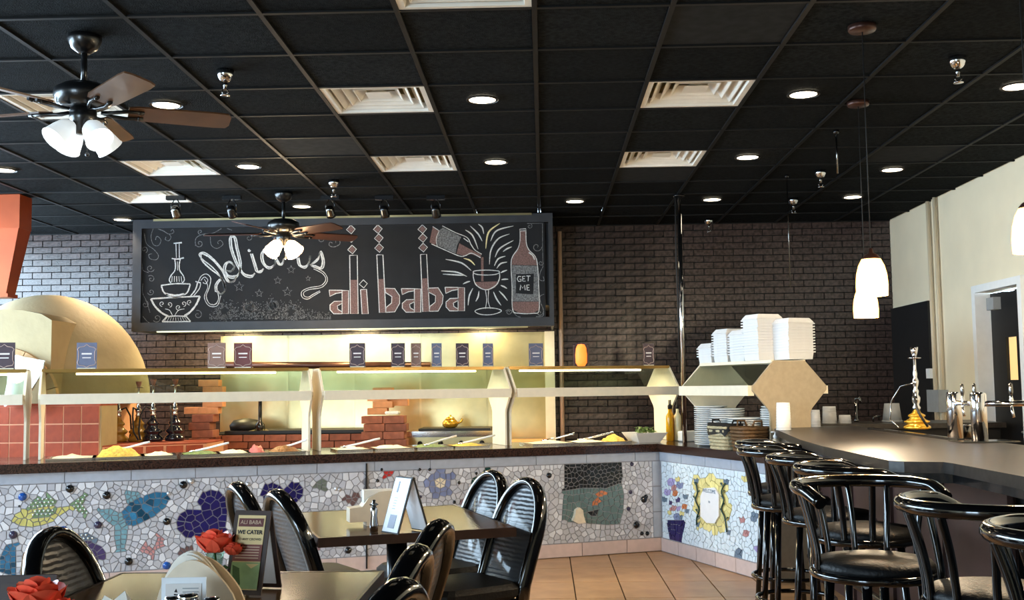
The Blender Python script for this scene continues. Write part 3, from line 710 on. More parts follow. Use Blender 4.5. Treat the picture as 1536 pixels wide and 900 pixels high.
MOT1 = [  # (material, outline in picture pixels, piece size)
    ('m_green', pts(K6, [(245, 605), (300, 540), (350, 505), (400, 530), (450, 495), (512, 555), (490, 592), (380, 600), (270, 628)]), .045),
    ('m_green', pts(K6, [(280, 655), (350, 622), (510, 612), (512, 650), (440, 690), (310, 702)]), .045),
    ('m_green', pts(K6, [(650, 560), (720, 510), (770, 475), (797, 490), (742, 580), (797, 650), (780, 684), (700, 640), (660, 600)]), .045),
    ('m_yellow', pts(K6, [(118, 705), (150, 660), (220, 625), (300, 590), (400, 575), (500, 590), (580, 600), (650, 588), (662, 610), (600, 640), (540, 680), (480, 732), (380, 765), (280, 782), (180, 772), (130, 742)]), .055),
    ('m_teal', pts(K6, [(1118, 450), (1240, 465), (1292, 495), (1180, 557), (1140, 562)]), .04),
    ('m_blue', pts(K6, [(1100, 640), (1160, 580), (1280, 510), (1400, 465), (1490, 470), (1528, 520), (1480, 610), (1380, 690), (1260, 750), (1180, 782), (1138, 760)]), .055),
    ('m_teal', pts(K1, [(590, 345), (680, 338), (745, 372), (785, 450), (778, 520), (760, 602), (720, 606), (703, 520), (703, 450), (640, 402)]), .042),
    ('m_purple', pts(K1, [(430, 562), (480, 540), (560, 543), (622, 570), (650, 610), (648, 652), (604, 662), (622, 692), (570, 727), (520, 737), (480, 722), (440, 640)]), .06),
    ('m_slate', pts(K1, [(423, 522), (470, 495), (530, 485), (577, 510), (577, 535), (500, 535), (450, 545)]), .035),
    ('m_blue', pts(K1, [(0, 640), (40, 560), (98, 548), (98, 760), (0, 725)]), .045),
    ('m_salmon', pts(K1, [(850, 602), (890, 543), (940, 588), (975, 498), (1002, 520), (1002, 572), (952, 592), (945, 637), (880, 607)]), .04),
    ('m_brown', pts(K1, [(1098, 600), (1115, 578), (1140, 585), (1150, 568), (1182, 575), (1187, 600), (1145, 648)]), .05),
    ('m_navy', pts(K2, [(395, 290), (420, 245), (475, 222), (530, 235), (570, 275), (577, 340), (572, 400), (560, 480), (500, 520), (400, 525), (320, 515), (275, 470), (263, 420), (285, 370), (340, 343), (395, 345)]), .06),
    ('m_navy', pts(K2, [(783, 240), (800, 200), (850, 178), (900, 198), (925, 228), (960, 183), (1010, 178), (1042, 215), (1036, 262), (1000, 302), (945, 352), (860, 322), (800, 282)]), .058),
    ('m_greygreen', pts(K2, [(1108, 195), (1130, 170), (1160, 153), (1187, 170), (1182, 200), (1165, 230), (1130, 215)]), .06),
    ('m_brown', pts(K3, [(348, 270), (370, 253), (400, 260), (410, 233), (437, 235), (447, 260), (425, 300), (405, 328), (370, 302)]), .05),
    ('m_pink', pts(K3, [(137, 570), (160, 548), (180, 572), (212, 568), (207, 592), (150, 628)]), .05),
    ('m_cream', pts(K8, circ(895, 220, 50)), .05),
    ('m_periwinkle', pts(K8, [(738, 200), (790, 140), (830, 130), (850, 60), (900, 48), (947, 70), (962, 130), (1010, 123), (1042, 160), (1022, 220), (1002, 250), (1017, 310), (980, 362), (920, 347), (880, 372), (840, 370), (808, 330), (788, 270), (748, 240)]), .09),
    ('m_red', pts(K8, [(348, 152), (370, 113), (410, 98), (452, 113), (442, 152), (380, 162), (352, 195)]), .05),
    ('m_darkgreen', pts(K8, circ(1245, 210, 52)), .055), ('m_darkgreen', pts(K8, circ(1345, 130, 46)), .055), ('m_darkgreen', pts(K8, circ(1280, 322, 46)), .055),
    ('m_navy', pts(K8, circ(1092, 792, 40, ry=55)), .05), ('m_pink', pts(K8, circ(1115, 405, 32)), .035),
    ('m_orange', pts(K5, [(243, 297), (270, 280), (294, 290), (290, 314), (262, 320), (250, 312)]), .05), ('m_orange', pts(K5, [(218, 347), (245, 323), (267, 340), (250, 367), (230, 367)]), .05),
    ('m_black', pts(K5, circ(223, 410, 24, ry=18)), .05),
    ('m_black', pts(K5, [(60, 125), (380, 112), (388, 200), (380, 240), (300, 270), (160, 270), (60, 285)]), .036),
    ('m_pond', pts(K5, [(60, 285), (160, 270), (300, 270), (380, 240), (394, 300), (390, 400), (370, 472), (300, 477), (180, 467), (90, 462), (46, 440), (52, 340)]), .05),
]
MOT2 = [
    ('m_navy', pts(KR, [(105, 500), (250, 500), (215, 682), (135, 667)]), .05),
    ('m_lilac', pts(KR, circ(140, 215, 30)), .06), ('m_gold', pts(KR, circ(190, 195, 17)), .05), ('m_periwinkle', pts(KR, circ(205, 240, 26)), .06), ('m_lilac', pts(KR, circ(112, 290, 26)), .06), ('m_salmon', pts(KR, circ(160, 258, 20)), .05),
    ('m_orange', pts(KR, circ(168, 300, 22)), .05), ('m_orange', pts(KR, circ(240, 400, 22)), .05), ('m_purple', pts(KR, circ(190, 350, 17)), .05), ('m_purple', pts(KR, circ(136, 372, 14)), .05), ('m_slate', pts(KR, circ(250, 325, 18)), .05), ('m_slate', pts(KR, circ(88, 345, 20)), .05),
    ('m_salmon', pts(KR, circ(160, 410, 22)), .05), ('m_lilac', pts(KR, circ(195, 412, 18)), .05), ('m_gold', pts(KR, circ(132, 442, 18)), .05), ('m_gold', pts(KR, circ(222, 448, 17)), .05), ('m_periwinkle', pts(KR, circ(180, 472, 22)), .05), ('m_slate', pts(KR, circ(215, 475, 14)), .05), ('m_slate', pts(KR, circ(260, 440, 14)), .05),
    ('m_slate', pts(KR, circ(330, 207, 18)), .05), ('m_slate', pts(KR, circ(557, 215, 20)), .05), ('m_slate', pts(KR, circ(340, 535, 15)), .05), ('m_slate', pts(KR, circ(572, 595, 16)), .05),
    ('m_gold', pts(KR, [(298, 180), (330, 153), (360, 187), (400, 182), (430, 148), (462, 158), (480, 187), (540, 195), (582, 200), (580, 250), (565, 330), (602, 400), (582, 470), (567, 520), (560, 570), (530, 590), (470, 622), (430, 590), (370, 560), (330, 580), (338, 520), (355, 470), (308, 430), (315, 350), (308, 260)]), .075),
    ('m_salmon', pts(KR, circ(675, 500, 20)), .05), ('m_salmon', pts(KR, circ(702, 600, 26)), .05), ('m_slate', pts(KR, circ(765, 475, 30, ry=40)), .06), ('m_slate', pts(KR, circ(648, 755, 28, ry=45)), .06), ('m_lilac', pts(KR, circ(795, 712, 28)), .06), ('m_gold', pts(KR, circ(700, 190, 26)), .06),
]
def resample(poly, step):
    P = [np.array(p) for p in poly]; out = []; carry = 0.0
    for i in range(len(P)):
        a, b = P[i], P[(i + 1) % len(P)]; L = np.linalg.norm(b - a)
        if L < 1e-9: continue
        t = carry
        while t < L: out.append((a + (b - a) * t / L, (b - a) / L)); t += step
        carry = t - L
    return out
def mosaic(parent, fr, rect, motifs, sp, maxparts, gap, hole=None, bgm='mosaic_white', tl=.05):
    local = [(m, [fr.pin(*p) for p in poly], s) for m, poly, s in motifs]
    sites = []; owner = []
    def owner_of(p):
        for k, (m, poly, s) in enumerate(local):
            if in_poly(p, poly): return k
        return -1
    def ok(p, s):
        if not sites: return True
        d = np.array(sites) - np.array(p); return ((d ** 2).sum(1)).min() > s * s
    for k, (m, poly, s) in enumerate(local):
        for p, t in resample(poly, s * .85):
            n = np.array([-t[1], t[0]]); a, b = p + n * s * .26, p - n * s * .26
            for q in (a, b):
                if rect[0] < q[0] < rect[1] and rect[2] < q[1] < rect[3] and ok(q, s * .36): sites.append(tuple(q))
    n_try = int((rect[1] - rect[0]) * (rect[3] - rect[2]) / (sp * sp) * 14)
    for _ in range(n_try):
        q = (random.uniform(rect[0], rect[1]), random.uniform(rect[2], rect[3])); k = owner_of(q)
        s = sp * random.uniform(.5, 1.0) if k < 0 else local[k][2] * .78
        if ok(q, s): sites.append(q)
    polys = voronoi(sites, rect, gap); pieces = []
    for q, poly in zip(sites, polys):
        if len(poly) < 3 or (hole and hole[0] < q[0] < hole[1]): continue
        k = owner_of(q); m = bgm if k < 0 else local[k][0]
        if m == 'm_blue' and random.random() < .22: m = 'm_darkblue'
        if m == 'mosaic_white': m = random.choice(('mosaic_white', 'mosaic_white', 'mosaic_light', 'mosaic_grey'))
        ar = abs(sum(poly[i][0] * poly[(i + 1) % len(poly)][1] - poly[(i + 1) % len(poly)][0] * poly[i][1] for i in range(len(poly)))) / 2
        c = fr.w(q[0], 0, q[1]); z = proj(c); vis = inview(c, 0, 0)
        pieces.append((ar / z[2] ** 2 if vis else -1, m, poly, q))
    pieces.sort(key=lambda p: -p[0]); rest = {}
    for i, (a, m, poly, q) in enumerate(pieces):
        # a piece sits slightly proud of the grout and a little uneven
        th = random.uniform(-.0125, -.008); tilt = random.uniform(-tl, tl), random.uniform(-tl, tl)
        f = [(p[0], th + tilt[0] * (p[0] - q[0]) + tilt[1] * (p[1] - q[1]), p[1]) for p in poly]
        n = len(f); vs = f + [(p[0], .0, p[1]) for p in poly]
        fs = [tuple(range(n))] + [((k + 1) % n, k, n + k, n + (k + 1) % n) for k in range(n)]
        if i < maxparts and a > 0: MB().add(vs, fs).build('mosaic_tile', m, parent)
        else: rest.setdefault(m, MB()).add(vs, fs)
    for m, mb in rest.items(): tag(mb.build('small_mosaic_tiles', m, parent), kind='stuff')
xs = F1.pin(549, 760)[0]
mosaic(counter, F1, (-6.0, -.082, .118, .752), MOT1, .054, 296, .0062, hole=(xs - .008, xs + .008))
mosaic(returnc, F2, (.045, 1.65, .118, .752), MOT2, .052, 150, .004, bgm='mosaic_pale', tl=.015)
# border and base tiles
def tile_row(parent, x0, x1, z0, z1, L, name, m, off, g=.005):
    x = x0
    while x < x1 - .01:
        e = min(x1, x + L); MB().box(((x + e) / 2, .01, (z0 + z1) / 2), (e - x - g, .05, z1 - z0 - g)).build(name, m, parent); x = e
j = F1.pin(197, 700)[0]
tile_row(counter, j - .445 * 3, -.0, .757, CT, .445, 'border_tile', 'border_tile', 0)
tile_row(counter, -6.0, 0, .004, .113, .405, 'base_tile', 'base_tile', 0)
for z in (.118, .33, .545): MB().box((-.041, .01, z + .105), (.074, .05, .205)).build('border_tile', 'border_tile', counter)
tile_row(returnc, .02, 1.66, .757, CT, .39, 'border_tile', 'border_tile', 0)
tile_row(returnc, .02, 1.66, .004, .113, .3, 'base_tile', 'base_tile', 0)
MB().box((xs, .0, .42), (.01, .06, .8)).build('joint_strip', 'black_matte', counter)
# mirror with its inscription, vines, gems, beads, figurine
inner = [F2.pin(*KR(*p)) for p in [(400, 260), (480, 255), (512, 310), (512, 470), (480, 525), (420, 520), (374, 470), (374, 320)]]
mir = MB().extrude([(p[0], -.026, p[1]) for p in inner], (0, .03, 0)).build('mirror_plaque', 'paper_white', returnc)
cx = sum(p[0] for p in inner) / 8; cz = sum(p[1] for p in inner) / 8
text('WELCOME', .042, 'm_slate', mir, (cx, -.0275, cz + .11), (PI / 2, 0, 0))
text('to', .03, 'm_slate', mir, (cx, -.0275, cz + .03), (PI / 2, 0, 0))
for vine in ([(335, 215), (350, 290), (335, 350), (362, 420), (345, 480), (342, 535)], [(556, 225), (530, 290), (548, 350), (530, 420), (555, 480), (570, 590)]):
    P = [F2.pin(*KR(*p)) for p in smooth_path(vine, 4)]
    o = MB().tube([(p[0], -.022, p[1]) for p in P], .006, 6).build('vine', 'm_darkgreen', returnc)
    for k in range(2, len(P) - 2, 3):
        s = 1 if k % 2 else -1
        MB().add([(P[k][0], -.022, P[k][1]), (P[k][0] + s * .03, -.026, P[k][1] + .02), (P[k][0] + s * .05, -.022, P[k][1] + .03), (P[k][0] + s * .02, -.018, P[k][1] + .035)], [(0, 1, 2, 3)]).build('leaf', 'm_darkgreen', o)
GEM = [(34, 745, .03, 'gem_blue'), (105, 733, .03, 'gem_black'), (160, 743, .03, 'gem_black'), (147, 787, .028, 'gem_violet'), (95, 795, .03, 'gem_blue'), (20, 802, .03, 'gem_violet'), (250, 782, .028, 'gem_black'), (275, 727, .03, 'gem_black'), (287, 722, .022, 'gem_clear'), (193, 842, .03, 'gem_black'), (250, 848, .03, 'gem_blue'),
       (253, 740, .016, 'gem_clear'), (29, 759, .008, 'gem_black'), (504, 733, .018, 'gem_clear'), (509, 734, .018, 'gem_clear'), (372, 726, .018, 'gem_clear'), (522, 825, .028, 'gem_black'), (823, 713, .024, 'gem_black'), (965, 749, .03, 'gem_black'), (954, 787, .03, 'gem_black'), (968, 745, .02, 'gem_black'), (945, 738, .018, 'gem_violet'), (942, 763, .018, 'gem_violet'), (947, 696, .018, 'gem_violet'), (572, 704, .014, 'gem_black'), (566, 721, .014, 'gem_black'), (629, 704, .014, 'gem_black'), (644, 704, .014, 'gem_black'), (688, 724, .014, 'gem_black'), (681, 753, .014, 'gem_black'), (714, 710, .012, 'gem_black'), (970, 800, .02, 'gem_black'), (962, 800, .018, 'gem_black'), (630, 745, .014, 'gem_violet'), (620, 718, .014, 'gem_black')]
for px, py, r, m in GEM:
    x, z = F1.pin(px, py); MB().lathe([(r, 0), (r * .9, r * .35), (r * .55, r * .62), (.0001, r * .7)], (x, -.009, z), 12, axis=(0, -1, 0)).build('glass_gem', m, counter)
be = MB()
for k in (0, 1, 2, 8):
    poly = [F1.pin(*p) for p in MOT1[k][1]]; x0, x1 = min(p[0] for p in poly), max(p[0] for p in poly); z0, z1 = min(p[1] for p in poly), max(p[1] for p in poly)
    i = 0; z = z0
    while z < z1:
        x = x0 + (i % 2) * .014
        while x < x1:
            if in_poly((x, z), poly): be.lathe([(.008, 0), (.005, .006), (.0001, .008)], (x, -.012, z), 6, axis=(0, -1, 0))
            x += .028
        z += .024; i += 1
tag(be.build('beads', 'bead_white', counter), kind='stuff')
P = [F1.pin(*p) for p in pts(K5, [(115, 390), (135, 376), (155, 392), (158, 420), (170, 462), (130, 468), (98, 452), (108, 425)])]
MB().extrude([(p[0], -.05, p[1]) for p in P], (0, .06, 0)).build('shell_figure', 'm_cream', counter)

# granite worktop: one L-shaped slab -------------------------------------------------
TOPZ = .90
def F1p(x, y): return F1.w(x, y, 0)
slab = [F1p(-6.25, -.045), F1p(-.0, -.045)] + [F2.w(.0, -.045, 0), F2.w(1.7, -.045, 0), F2.w(1.7, .66, 0)] + [F1p(.66, .9), F1p(-6.25, .9)]
ct = thing('granite_worktop', 'brown speckled granite worktop along the top of the buffet counter', 'countertop', (O3.x, O3.y, CT))
MB().prism([(p.x - O3.x, p.y - O3.y) for p in slab], .001, TOPZ - CT).build('slab', 'granite', ct)

# ================================================================== SNEEZE GUARDS
PROF = [(0, 1.345), (0, 1.375), (.18, 1.56), (.45, 1.56), (.63, 1.375), (.63, 1.345), (.50, 1.21), (.485, 1.18), (.485, TOPZ + .002), (.14, TOPZ + .002), (.14, 1.18), (.125, 1.21)]
def guard(fr, parent_rz, x0, x1, y0, label, light=0, panels=(1, 1), glow=True):
    base = fr.w((x0 + x1) / 2, y0, 0)
    g = thing('sneeze_guard', label, 'sneeze guard', base, parent_rz, 'sneeze guards over the buffet')
    L = x1 - x0
    for s, on in zip((-1, 1), panels):
        if not on: continue
        m = MB().extrude([(s * (L / 2 - .0), p[0], p[1]) for p in PROF], (-s * .016, 0, 0)); m.build('end_panel', 'cream_enamel' if glow or s < 0 else 'tan_laminate', g)
    MB().box((0, -.005, 1.345), (L - .034, .05, .075)).build('front_rail', 'cream_enamel', g)
    MB().box((0, .635, 1.345), (L - .034, .04, .06)).build('back_rail', 'cream_enamel', g)
    MB().box((0, .315, 1.556), (L - .034, .27, .014)).build('top_shelf', 'cream_enamel' if not glow else 'glass_shelf', g)
    for y in (.18, .45): MB().box((0, y, 1.557), (L - .02, .02, .024)).build('shelf_trim', 'brass_trim' if glow else 'cream_enamel', g)
    for a, b_, nm in (((.008, 1.385), (.176, 1.549), 'front_pane'), ((.622, 1.378), (.454, 1.549), 'back_pane')):
        MB().add([(-L / 2 + .02, *a), (L / 2 - .02, *a), (L / 2 - .02, *b_), (-L / 2 + .02, *b_)], [(0, 1, 2, 3)]).build(nm, 'pane', g)
    if light:
        MB().cyl((-L * .38, .4, 1.535), (L * .38, .4, 1.535), .008, 10).build('tube_light', 'tube_lamp', g)
        lamp('guard_lamp', 'AREA', (0, .315, 1.50), light, (1.0, .84, .56), g, L * .76, None, sy=.08)
    return g
mat('glass_shelf', (214, 206, 180), .3, noise=.03)
mat('brass_trim', (150, 118, 62), .3, metal=.6)
guard(F1, RZ1, -6.2, -4.975, .25, 'sneeze guard cut off by the left edge of the picture', 5)
guard(F1, RZ1, -4.89, -2.895, .25, 'longest sneeze guard, in front of the oven and water pipes', 13)
guard(F1, RZ1, -2.825, -1.235, .25, 'middle sneeze guard in front of the griddle', 13)
guard(F1, RZ1, -1.21, .34, .25, 'sneeze guard in front of the brick wall beside the pole', 13)
guard(F2, RZ2, .41, 1.5, 0.0, 'unlit sneeze guard with hexagon end carrying the white foam boxes', 0, glow=False)

# menu cards standing on the guards ------------------------------------------------------
def card(px, py, ww, mm, rim, label, ang=0.0, hh=.20):
    x, z = F1.pin(px, py, .5); p = F1.w(x, .5, 1.57)
    t = thing('menu_card', label, 'sign', p, ang, 'menu cards on the sneeze guards')
    MB().box((0, 0, hh / 2), (ww, .006, hh)).build('panel', mm, t)
    k = ww / .14
    o = [(-.056 * k, .03), (-.064 * k, .05), (-.056 * k, .07), (-.056 * k, .13), (-.064 * k, .15), (-.05 * k, .165), (-.02 * k, .17), (0, .186), (.02 * k, .17), (.05 * k, .165), (.064 * k, .15), (.056 * k, .13), (.056 * k, .07), (.064 * k, .05), (.056 * k, .03), (.02 * k, .024), (0, .012), (-.02 * k, .024)]
    MB().tube([(a, -.004, b) for a, b in o], .0028, 5, closed=True).build('ornate_border', rim, t)
    for i, (z, w) in enumerate(((.115, .07), (.085, .06))): MB().box((0, -.004, z), (w * k, .003, .011 if i == 0 else .007)).build('lettering', 'card_text', t)
    MB().box((0, .03, .005), (ww * .9, .07, .006)).build('foot', 'glass_shelf', t)
    return t
card(6, 545, .15, 'card_purple', 'card_rim', 'purple menu card cut by the left edge of the picture', .25)
card(130, 540, .145, 'card_slate', 'card_rim', 'blue-grey menu card in front of the oven dome', .25)
card(325, 538, .14, 'card_mauve', 'card_rim', 'brown menu card second from the oven', .1)
card(364.5, 537, .145, 'menu_maroon', 'card_rim', 'maroon menu card with warm glow at its foot', 0)
card(536, 537, .13, 'card_purple', 'card_rim', 'dark purple card between the first two sneeze guard posts', 0)
card(597, 536, .115, 'card_purple', 'card_rim', 'purple card beside the thin mauve card', 0)
card(624, 536, .085, 'card_mauve', 'card_rim', 'thin mauve card turned sideways near the middle', .0)
card(655, 536, .085, 'card_slate', 'card_rim', 'thin slate card left of the darkest card', .0)
card(693.5, 536, .11, 'card_purple', 'card_rim', 'darkest purple card above the griddle', 0)
card(732, 536, .09, 'card_slate', 'card_rim', 'thin slate card with white edge above the brass pot', .0)
card(804, 535, .125, 'card_slate', 'card_rim', 'slate card at the right end of the stainless wall', .1)
card(973, 534, .10, 'card_purple', 'card_rim', 'faint dark card standing against the brick wall', .0)
x, z = F1.pin(872, 548, .5)
t = thing('salt_lamp', 'glowing orange oval lamp in a dark frame on the sneeze guard', 'lamp', F1.w(x, .5, 1.57), 0)
MB().lathe([(.03, .0), (.05, .03), (.052, .1), (.045, .16), (.03, .19), (.001, .195)], n=12).build('glow_shade', 'salt', t)
m = MB().box((-.062, .02, .1), (.014, .02, .2)).box((.062, .02, .1), (.014, .02, .2)).box((0, .02, .195), (.138, .02, .012)); m.build('frame', 'card_purple', t)

# food pans on the buffet ---------------------------------------------------------------
def pan(px, L, food, label, wy=.34, mound=.03, spoon=None, yo=.18):
    x, y = F1.pz(px, 0, TOPZ) if False else (F1.pin(px, 664, yo + wy / 2)[0], yo + wy / 2)
    t = thing('food_pan', label, 'food pan', F1.w(x, y, TOPZ + .001), RZ1, 'food pans on the buffet')
    m = MB()
    for s in (-1, 1): m.box((s * (L / 2 - .012), 0, .008), (.024, wy, .016)).box((0, s * (wy / 2 - .012), .008), (L - .048, .024, .016))
    m.box((0, 0, .003), (L - .03, wy - .03, .004)); m.build('pan_rim', 'chrome', t)
    n, k = 9, 6; vs = []
    for i in range(n):
        for j in range(k):
            u, v = i / (n - 1) * 2 - 1, j / (k - 1) * 2 - 1
            vs.append((u * (L / 2 - .026), v * (wy / 2 - .026), .006 + mound * max(0, (1 - u * u) * (1 - v * v)) ** .6 * random.uniform(.6, 1.25)))
    MB().add(vs, [(i * k + j, (i + 1) * k + j, (i + 1) * k + j + 1, i * k + j + 1) for i in range(n - 1) for j in range(k - 1)], True).build('food', food, t)
    if spoon is not None:
        sp_ = thing('serving_spoon', 'serving spoon resting in the pan: ' + spoon, 'spoon', F1.w(x + L * .2, y - .02, TOPZ + mound * .5 + .02), RZ1 + random.uniform(-.8, .8), 'serving spoons on the buffet')
        a = MB().tube([(-.1, 0, .0), (0, 0, .02), (.12, -.03, .05), (.17, -.04, .06)], .008, 6, flat=.5); a.build('handle', 'white_plastic' if random.random() < .5 else 'chrome', sp_)
        MB().ball((-.12, 0, -.004), .03, 10, 6, .4).build('bowl', 'chrome', sp_)
pan(108, .34, 'food_cream', 'low cream food pan in front of the red tiles', spoon=None)
pan(178, .36, 'food_yellow', 'pan heaped with yellow rice beside the red tile wall', mound=.075, spoon='yellow rice pan')
pan(238, .25, 'food_cream', 'pan of pale food right of the yellow rice', spoon=None)
pan(300, .3, 'food_green', 'pan of green and yellow food under the fourth water pipe', spoon='green food pan')
pan(350, .26, 'food_cream', 'cream pan left of the pink one')
pan(385, .16, 'food_red', 'small dish of pink food near the first post', mound=.06)
pan(427, .28, 'food_brown', 'dark pan of mixed food beside the first post', mound=.045, spoon='dark mixed pan by the post')
pan(527, .28, 'food_cream', 'cream pan right after the first post', spoon='cream pan after the post')
pan(585, .32, 'food_cream', 'long cream pan before the red brick block', spoon=None)
pan(645, .3, 'food_green', 'pan in front of the griddle left end', spoon='pan before the griddle')
pan(700, .3, 'food_yellow', 'pan in front of the griddle right end', spoon='pan at the griddle right end')
pan(822, .4, 'food_cream', 'wide cream pan in front of the stainless corner', mound=.03, spoon='wide cream pan')
pan(880, .32, 'food_cream', 'cream pan in front of the brick wall', spoon='pan before the bricks')
pan(920, .2, 'food_yellow', 'golden food pan beside the white bowl', mound=.06)
x = F1.pin(963, 655, .3)[0]
t = thing('salad_bowl', 'white square bowl of green salad at the end of the buffet', 'bowl', F1.w(x, .25, TOPZ + .001), RZ1)
MB().add([(-.1, -.1, 0), (.1, -.1, 0), (.1, .1, 0), (-.1, .1, 0), (-.15, -.15, .085), (.15, -.15, .085), (.15, .15, .085), (-.15, .15, .085), (-.14, -.14, .085), (.14, -.14, .085), (.14, .14, .085), (-.14, .14, .085), (-.12, -.12, .05), (.12, -.12, .05), (.12, .12, .05), (-.12, .12, .05)],
         [(3, 2, 1, 0)] + [(a + i, a + (i + 1) % 4, a + 4 + (i + 1) % 4, a + 4 + i) for a in (0, 4, 8) for i in range(4)] + [(12, 13, 14, 15)]).build('dish', 'white_ceramic', t)
m = MB()
for k in range(40):
    a, r = random.random() * 6.28, random.random() * .1; c = Vector((r * math.cos(a), r * math.sin(a), .07 + random.random() * .05)); q = [c + Vector((random.uniform(-.035, .035), random.uniform(-.035, .035), random.uniform(-.02, .025))) for _ in range(4)]
    m.add(q, [(0, 1, 2), (0, 2, 3)])
tag(m.build('salad_leaves', 'food_green', t), kind='stuff')
# oil bottles in a white holder by the pole
for i, (px, mm, lb) in enumerate(((1000, 'oil', 'yellow oil bottle left in the white holder by the pole'), (1006, 'oil', 'golden oil bottle behind the first by the pole'), (1012, 'oil_pale', 'pale dressing bottle beside the oil by the pole'))):
    x = F1.pin(px, 650, .36)[0]; t = thing('oil_bottle', lb, 'bottle', F1.w(x, .30 + (.05 if i == 1 else 0), TOPZ + .002), RZ1, 'oil and dressing bottles')
    MB().lathe([(.03, 0), (.032, .01), (.032, .2), (.03, .22), (.013, .25), (.013, .28)], n=14).build('glass_body', mm, t)
    MB().lathe([(.014, .28), (.015, .31), (.006, .32), (.005, .36)], n=10).build('pourer', 'black_matte', t)
x = F1.pin(1012, 660, .3)[0]
tag(MB().rbox((0, 0, .045), (.2, .1, .09), .02).build('bottle_holder', 'white_plastic', None, F1.w(x + .06, .13, TOPZ + .003)), 'low white square holder in front of the oil bottles', 'holder').rotation_euler = (0, 0, RZ1)

# ================================================================== PLATES, BASKETS, FOAM BOXES on the return counter
plate_me = MB().lathe([(.001, 0), (.075, 0), (.085, .004), (.13, .015), (.134, .017), (.134, .023), (.128, .022), (.084, .008), (.001, .006)], n=24).mesh('dinner_plate', 'white_ceramic')
ORD = ['bottom', 'second', 'third', 'fourth', 'fifth', 'sixth', 'seventh', 'eighth', 'ninth', 'tenth', 'eleventh', 'twelfth', 'thirteenth', 'fourteenth', 'fifteenth', 'sixteenth', 'seventeenth', 'eighteenth', 'nineteenth', 'twentieth', 'twenty-first', 'twenty-second', 'twenty-third', 'twenty-fourth', 'twenty-fifth', 'twenty-sixth', 'twenty-seventh', 'twenty-eighth']
def nth(k, n): return ('topmost' if k == n - 1 else ORD[k] + ('' if k == 0 else ' from the bottom,')) 
def stack(x, y, n, label, dz=.0165):
    for k in range(n):
        o = link('dinner_plate', plate_me, None, F2.w(x, y, TOPZ + .002 + k * dz)); tag(o, label + ', ' + nth(k, n).rstrip(','), 'plate', 'stacked white dinner plates')
stack(.60, .16, 19, 'white plate, tall stack nearest the pole')
stack(.86, .16, 18, 'white plate, second tall stack from the pole')
stack(1.12, .16, 14, 'white plate, shorter stack behind the baskets')
stack(1.12, .46, 19, 'white plate, rear stack behind the brown basket')
stack(1.36, .30, 18, 'white plate, stack by the hexagon panel')
def basket(x, y, L, mm, label, liner=None, w=.2, h=.17):
    t = thing('wicker_basket', label, 'basket', F2.w(x, y, TOPZ + .002), RZ2, 'wicker bread baskets')
    m = MB()
    for r in range(7):
        z = .012 + r * h / 7; k = 1 + .18 * r / 6; n = 28; P = []
        for i in range(n):
            a = 2 * PI * i / n; sx = math.copysign(abs(math.cos(a)) ** .5, math.cos(a)); sy = math.copysign(abs(math.sin(a)) ** .5, math.sin(a)); q = 1 + .03 * (1 if (i + r) % 2 else -1)
            P.append((sx * L / 2 * k * q, sy * w / 2 * k * q, z))
        m.tube(P, h / 13, 6, closed=True)
    m.lathe([(.001, 0), (.09, 0), (.09, .006), (.001, .006)], n=4)
    m.build('weave', mm, t)
    for i in range(14):
        a = 2 * PI * i / 14; sx = math.copysign(abs(math.cos(a)) ** .5, math.cos(a)); sy = math.copysign(abs(math.sin(a)) ** .5, math.sin(a)); MB().tube([(sx * L / 2 * 1.01, sy * w / 2 * 1.01, .005), (sx * L / 2 * 1.2, sy * w / 2 * 1.2, h)], .006, 5).build('stake', mm, t)
    if liner:
        vs = []; n = 16
        for i in range(n):
            a = 2 * PI * i / n; sx = math.copysign(abs(math.cos(a)) ** .5, math.cos(a)); sy = math.copysign(abs(math.sin(a)) ** .5, math.sin(a))
            vs += [(sx * L / 2 * .9, sy * w / 2 * .9, h + .01), (sx * L / 2 * 1.26, sy * w / 2 * 1.26, h + .02), (sx * L / 2 * 1.3, sy * w / 2 * 1.3, h - .03 - .05 * abs(math.sin(i * 1.9)))]
        MB().add(vs, [(3 * i + k, 3 * ((i + 1) % n) + k, 3 * ((i + 1) % n) + k + 1, 3 * i + k + 1) for i in range(n) for k in range(2)] , True).add([vs[3 * i] for i in range(n)], [tuple(range(n))]).build('cloth_liner', liner, t)
    for s in (-1, 1): MB().tube([(s * L / 2 * 1.15, -.04, h), (s * L / 2 * 1.3, -.03, h + .04), (s * L / 2 * 1.3, .03, h + .04), (s * L / 2 * 1.15, .04, h)], .008, 6).build('handle', 'black_cloth' if liner else mm, t)
basket(1.08, .0 + .02, .24, 'wicker_light', 'pale wicker basket with black cloth liner before the plates', 'black_cloth', w=.17, h=.18)
basket(1.36, .05, .18, 'wicker_dark', 'dark brown wicker basket beside the pale one', w=.2, h=.18)
t = thing('dispenser_bottle', 'small white pump bottle at the end of the counter', 'bottle', F2.w(1.62, .1, TOPZ + .002)); MB().lathe([(.03, 0), (.032, .07), (.022, .09), (.012, .1)], n=12).build('bottle_body', 'napkin_shell', t); MB().lathe([(.013, .1), (.016, .12), (.007, .13), (.006, .15)], n=10).tube([(0, 0, .148), (-.03, 0, .146)], .005, 6).build('pump', 'white_plastic', t)

